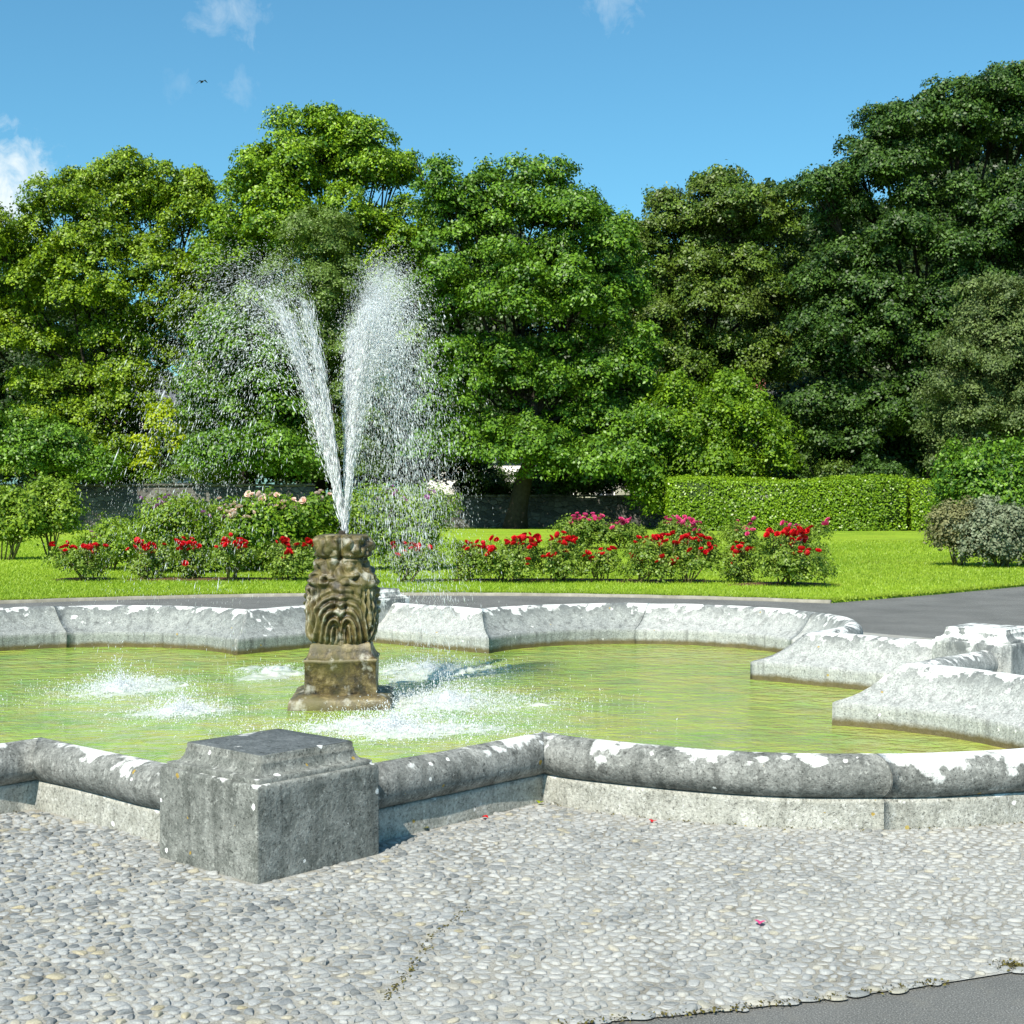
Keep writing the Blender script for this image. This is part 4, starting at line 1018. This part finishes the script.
make_tree('hedge_shrub', 'blue green shrub just over the top of the hedge', 882, 66.5, [(880,468,22,20,0),(862,478,14,12,0),(900,480,16,10,0)], M['leaf_dark'], 113, .1, None, dens=1.5, size=.13, per=46, rc=(.25, .5), sub=5)
make_tree('hedge_shrub', 'pale olive shrub over the hedge left of the blue green one', 840, 66.8, [(838,470,20,18,0),(822,480,16,12,0)], M['leaf_olive'], 114, .1, None, dens=1.5, size=.13, per=46, rc=(.25, .5), sub=5)
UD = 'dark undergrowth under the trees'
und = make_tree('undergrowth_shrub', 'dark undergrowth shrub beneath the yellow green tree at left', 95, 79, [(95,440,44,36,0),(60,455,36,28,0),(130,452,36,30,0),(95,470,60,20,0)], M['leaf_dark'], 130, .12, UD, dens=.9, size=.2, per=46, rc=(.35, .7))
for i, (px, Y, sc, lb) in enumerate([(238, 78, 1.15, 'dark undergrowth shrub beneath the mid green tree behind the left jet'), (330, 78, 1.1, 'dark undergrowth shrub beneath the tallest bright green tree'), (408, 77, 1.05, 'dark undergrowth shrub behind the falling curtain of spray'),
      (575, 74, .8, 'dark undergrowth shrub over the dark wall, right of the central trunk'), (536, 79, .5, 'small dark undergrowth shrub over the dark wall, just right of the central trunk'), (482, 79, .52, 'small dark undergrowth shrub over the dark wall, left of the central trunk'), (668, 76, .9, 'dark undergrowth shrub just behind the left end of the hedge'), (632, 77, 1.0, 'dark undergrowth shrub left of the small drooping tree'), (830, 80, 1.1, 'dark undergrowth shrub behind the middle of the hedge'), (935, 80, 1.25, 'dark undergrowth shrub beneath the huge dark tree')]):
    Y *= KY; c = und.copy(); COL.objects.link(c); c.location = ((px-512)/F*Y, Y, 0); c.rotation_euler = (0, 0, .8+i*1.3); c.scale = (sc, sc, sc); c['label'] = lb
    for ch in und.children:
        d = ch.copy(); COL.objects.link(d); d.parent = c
# the wood closing the view behind: one tree, copied
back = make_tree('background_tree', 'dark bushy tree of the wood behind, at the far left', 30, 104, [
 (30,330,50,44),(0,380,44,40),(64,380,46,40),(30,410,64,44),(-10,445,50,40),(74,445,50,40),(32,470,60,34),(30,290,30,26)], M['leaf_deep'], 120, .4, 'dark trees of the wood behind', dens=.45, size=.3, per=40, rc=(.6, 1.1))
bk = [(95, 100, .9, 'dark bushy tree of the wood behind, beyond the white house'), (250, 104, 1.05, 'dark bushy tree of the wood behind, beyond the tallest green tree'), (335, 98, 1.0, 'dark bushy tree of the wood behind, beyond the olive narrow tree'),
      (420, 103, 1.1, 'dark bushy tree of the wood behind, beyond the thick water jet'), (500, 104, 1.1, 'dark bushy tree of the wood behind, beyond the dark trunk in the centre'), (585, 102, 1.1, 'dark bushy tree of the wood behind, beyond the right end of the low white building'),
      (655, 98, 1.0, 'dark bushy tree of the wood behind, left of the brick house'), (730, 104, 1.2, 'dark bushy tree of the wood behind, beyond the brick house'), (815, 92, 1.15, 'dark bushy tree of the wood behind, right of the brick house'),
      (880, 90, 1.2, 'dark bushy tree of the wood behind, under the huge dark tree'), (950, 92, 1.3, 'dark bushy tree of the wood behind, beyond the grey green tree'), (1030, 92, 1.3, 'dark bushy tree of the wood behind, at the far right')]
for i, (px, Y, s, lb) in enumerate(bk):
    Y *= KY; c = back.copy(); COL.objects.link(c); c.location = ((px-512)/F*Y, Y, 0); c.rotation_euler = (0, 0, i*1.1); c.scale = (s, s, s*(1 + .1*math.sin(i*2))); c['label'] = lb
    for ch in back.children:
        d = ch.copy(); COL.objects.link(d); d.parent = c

# ------------------------------------------------------------------ bird
b = at(202, 82, 70); root = empty('bird', b, 'small black bird flying in the blue sky at upper left', 'bird', rz=.5); root.rotation_euler = (0, -.25, .6)
g = Geo(); g.tube([(0, -.2, 0), (0, -.15, .01), (0, -.05, .01), (0, .08, 0), (0, .2, 0)], [.008, .032, .05, .035, .012], 8); g.build('body', M['bird'], root, True)
for s in (-1, 1):
    g = Geo(); g.add([(0, -.08, .02), (0, .05, .02), (s*.14, .03, .06), (s*.14, -.12, .06), (s*.30, .08, -.05), (s*.30, .03, -.05), (0, -.08, .03), (0, .05, .03), (s*.14, .03, .07), (s*.14, -.12, .07), (s*.30, .08, -.045), (s*.30, .03, -.045)],
        [(0,1,2,3), (3,2,4,5), (6,9,8,7), (9,11,10,8)]); g.build('wing', M['bird'], root)

# fallen petals and leaves on the cobbles
for px, py, mt, nm, lb in ((760, 926, 'pink', 'fallen_petal', 'single crimson pink petal lying on the cobbles at right'), (485, 820, 'red', 'fallen_petal', 'red petal lying by the wall foot right of the near pier'),
                           (653, 824, 'red', 'fallen_petal', 'dark red petal lying against the curved wall foot'), (540, 805, 'leaf_yellow', 'fallen_leaf', 'yellow leaf lying in the angle where straight and curved wall meet'), (426, 831, 'leaf_tan', 'fallen_leaf', 'brown leaf lying at the wall foot beside the near pier')):
    Y = ground_y(py); x = (px-512)/F*Y; g = Geo(); s = .017
    k = np.linspace(0, 2*np.pi, 9)[:-1]; V = [(0, 0, .004)] + [(math.cos(a)*s*(1.3 if i % 4 == 0 else .8), math.sin(a)*s, .010*abs(math.cos(a))) for i, a in enumerate(k)]
    g.add(V, [(0, 1+i, 1+(i+1) % 8) for i in range(8)]); o = g.build(nm, M[mt], None, True, (x, Y, .012)); tag(o, lb, nm.split('_')[1]); o.rotation_euler = (.03, .03, px)

# ------------------------------------------------------------------ light, sky, camera
SUN_EL, SUN_AZ = R_(47), R_(180+25)                        # azimuth clockwise from +Y
world = bpy.data.worlds.new('World'); scene.world = world; world.use_nodes = True
wt = world.node_tree; wt.nodes.clear()
class WN(N):
    def __init__(s, t): s.t = t
wn = WN(wt)
sky = wn.node('ShaderNodeTexSky', sky_type='NISHITA'); sky.sun_disc = False; sky.sun_elevation = SUN_EL; sky.sun_rotation = SUN_AZ
sky.altitude = 0; sky.air_density = 1.0; sky.dust_density = 1.0; sky.ozone_density = 3.0
dirv = wn.node('ShaderNodeTexCoord').outputs['Generated']
col = wn.mix(1, sky.outputs['Color'], (.80, 1.46, 1.50), 'MULTIPLY')
nz1 = wn.noise(wn.map(dirv, (1.4, 1, .9), (0, .4, 0)), 38, 9, .66, .9); nz2 = wn.noise(wn.map(dirv, (1, 1, 1)), 110, 6, .6, .3)
nzs = wn.math('ADD', wn.math('MULTIPLY', nz1, .7), wn.math('MULTIPLY', nz2, .3))
for px, py, rx, amt, thr in ((232, 8, .06, .34, .42), (245, 86, .034, .2, .44), (178, 84, .026, .12, .44), (614, 0, .06, .32, .44), (-10, 198, .075, 1.0, .26), (-130, 170, .10, .9, .36), (1250, 60, .12, .6, .45), (420, -260, .16, .5, .48), (900, -300, .18, .5, .48)):
    d = np.array([(px-512)/F, 1, (Y0-py)/F]); d /= np.linalg.norm(d)
    vm = wn.node('ShaderNodeVectorMath', operation='DISTANCE'); wn.link(dirv, vm.inputs[0]); vm.inputs[1].default_value = d
    fall = wn.math('SUBTRACT', 1.0, wn.math('DIVIDE', vm.outputs['Value'], rx), clamp=True)
    k = wn.math('SUBTRACT', wn.math('ADD', nzs, wn.math('MULTIPLY', fall, .55)), thr + .42)
    k = wn.math('MULTIPLY', wn.math('MULTIPLY', k, 3.2, clamp=True), wn.math('MULTIPLY', wn.math('MULTIPLY', fall, 1.8, clamp=True), amt))
    col = wn.mix(k, col, (8.2, 9.2, 9.6))
bg = wn.node('ShaderNodeBackground'); bg.inputs['Strength'].default_value = .072; wn.link(col, bg.inputs['Color'])
wo = wn.node('ShaderNodeOutputWorld'); wn.link(bg.outputs[0], wo.inputs['Surface'])

sl = bpy.data.lights.new('sun', 'SUN'); sl.energy = 4.9; sl.angle = R_(.5); sl.color = (1, .93, .81)
so = bpy.data.objects.new('sun', sl); COL.objects.link(so)
sdir = Vector((math.sin(SUN_AZ)*math.cos(SUN_EL), math.cos(SUN_AZ)*math.cos(SUN_EL), math.sin(SUN_EL)))
so.rotation_euler = sdir.to_track_quat('Z', 'Y').to_euler(); so.location = sdir*50

cam = bpy.data.cameras.new('camera'); co = bpy.data.objects.new('camera', cam); COL.objects.link(co)
cam.sensor_width = 36; cam.lens = 36*F/1024; cam.shift_y = -(512-Y0)/1024; cam.clip_end = 3000; cam.clip_start = .05
co.location = (0, 0, H); co.rotation_euler = (math.pi/2, 0, 0); scene.camera = co
vs = scene.view_settings; vs.view_transform = 'Standard'; vs.look = 'None'; vs.exposure = .6; vs.gamma = 1
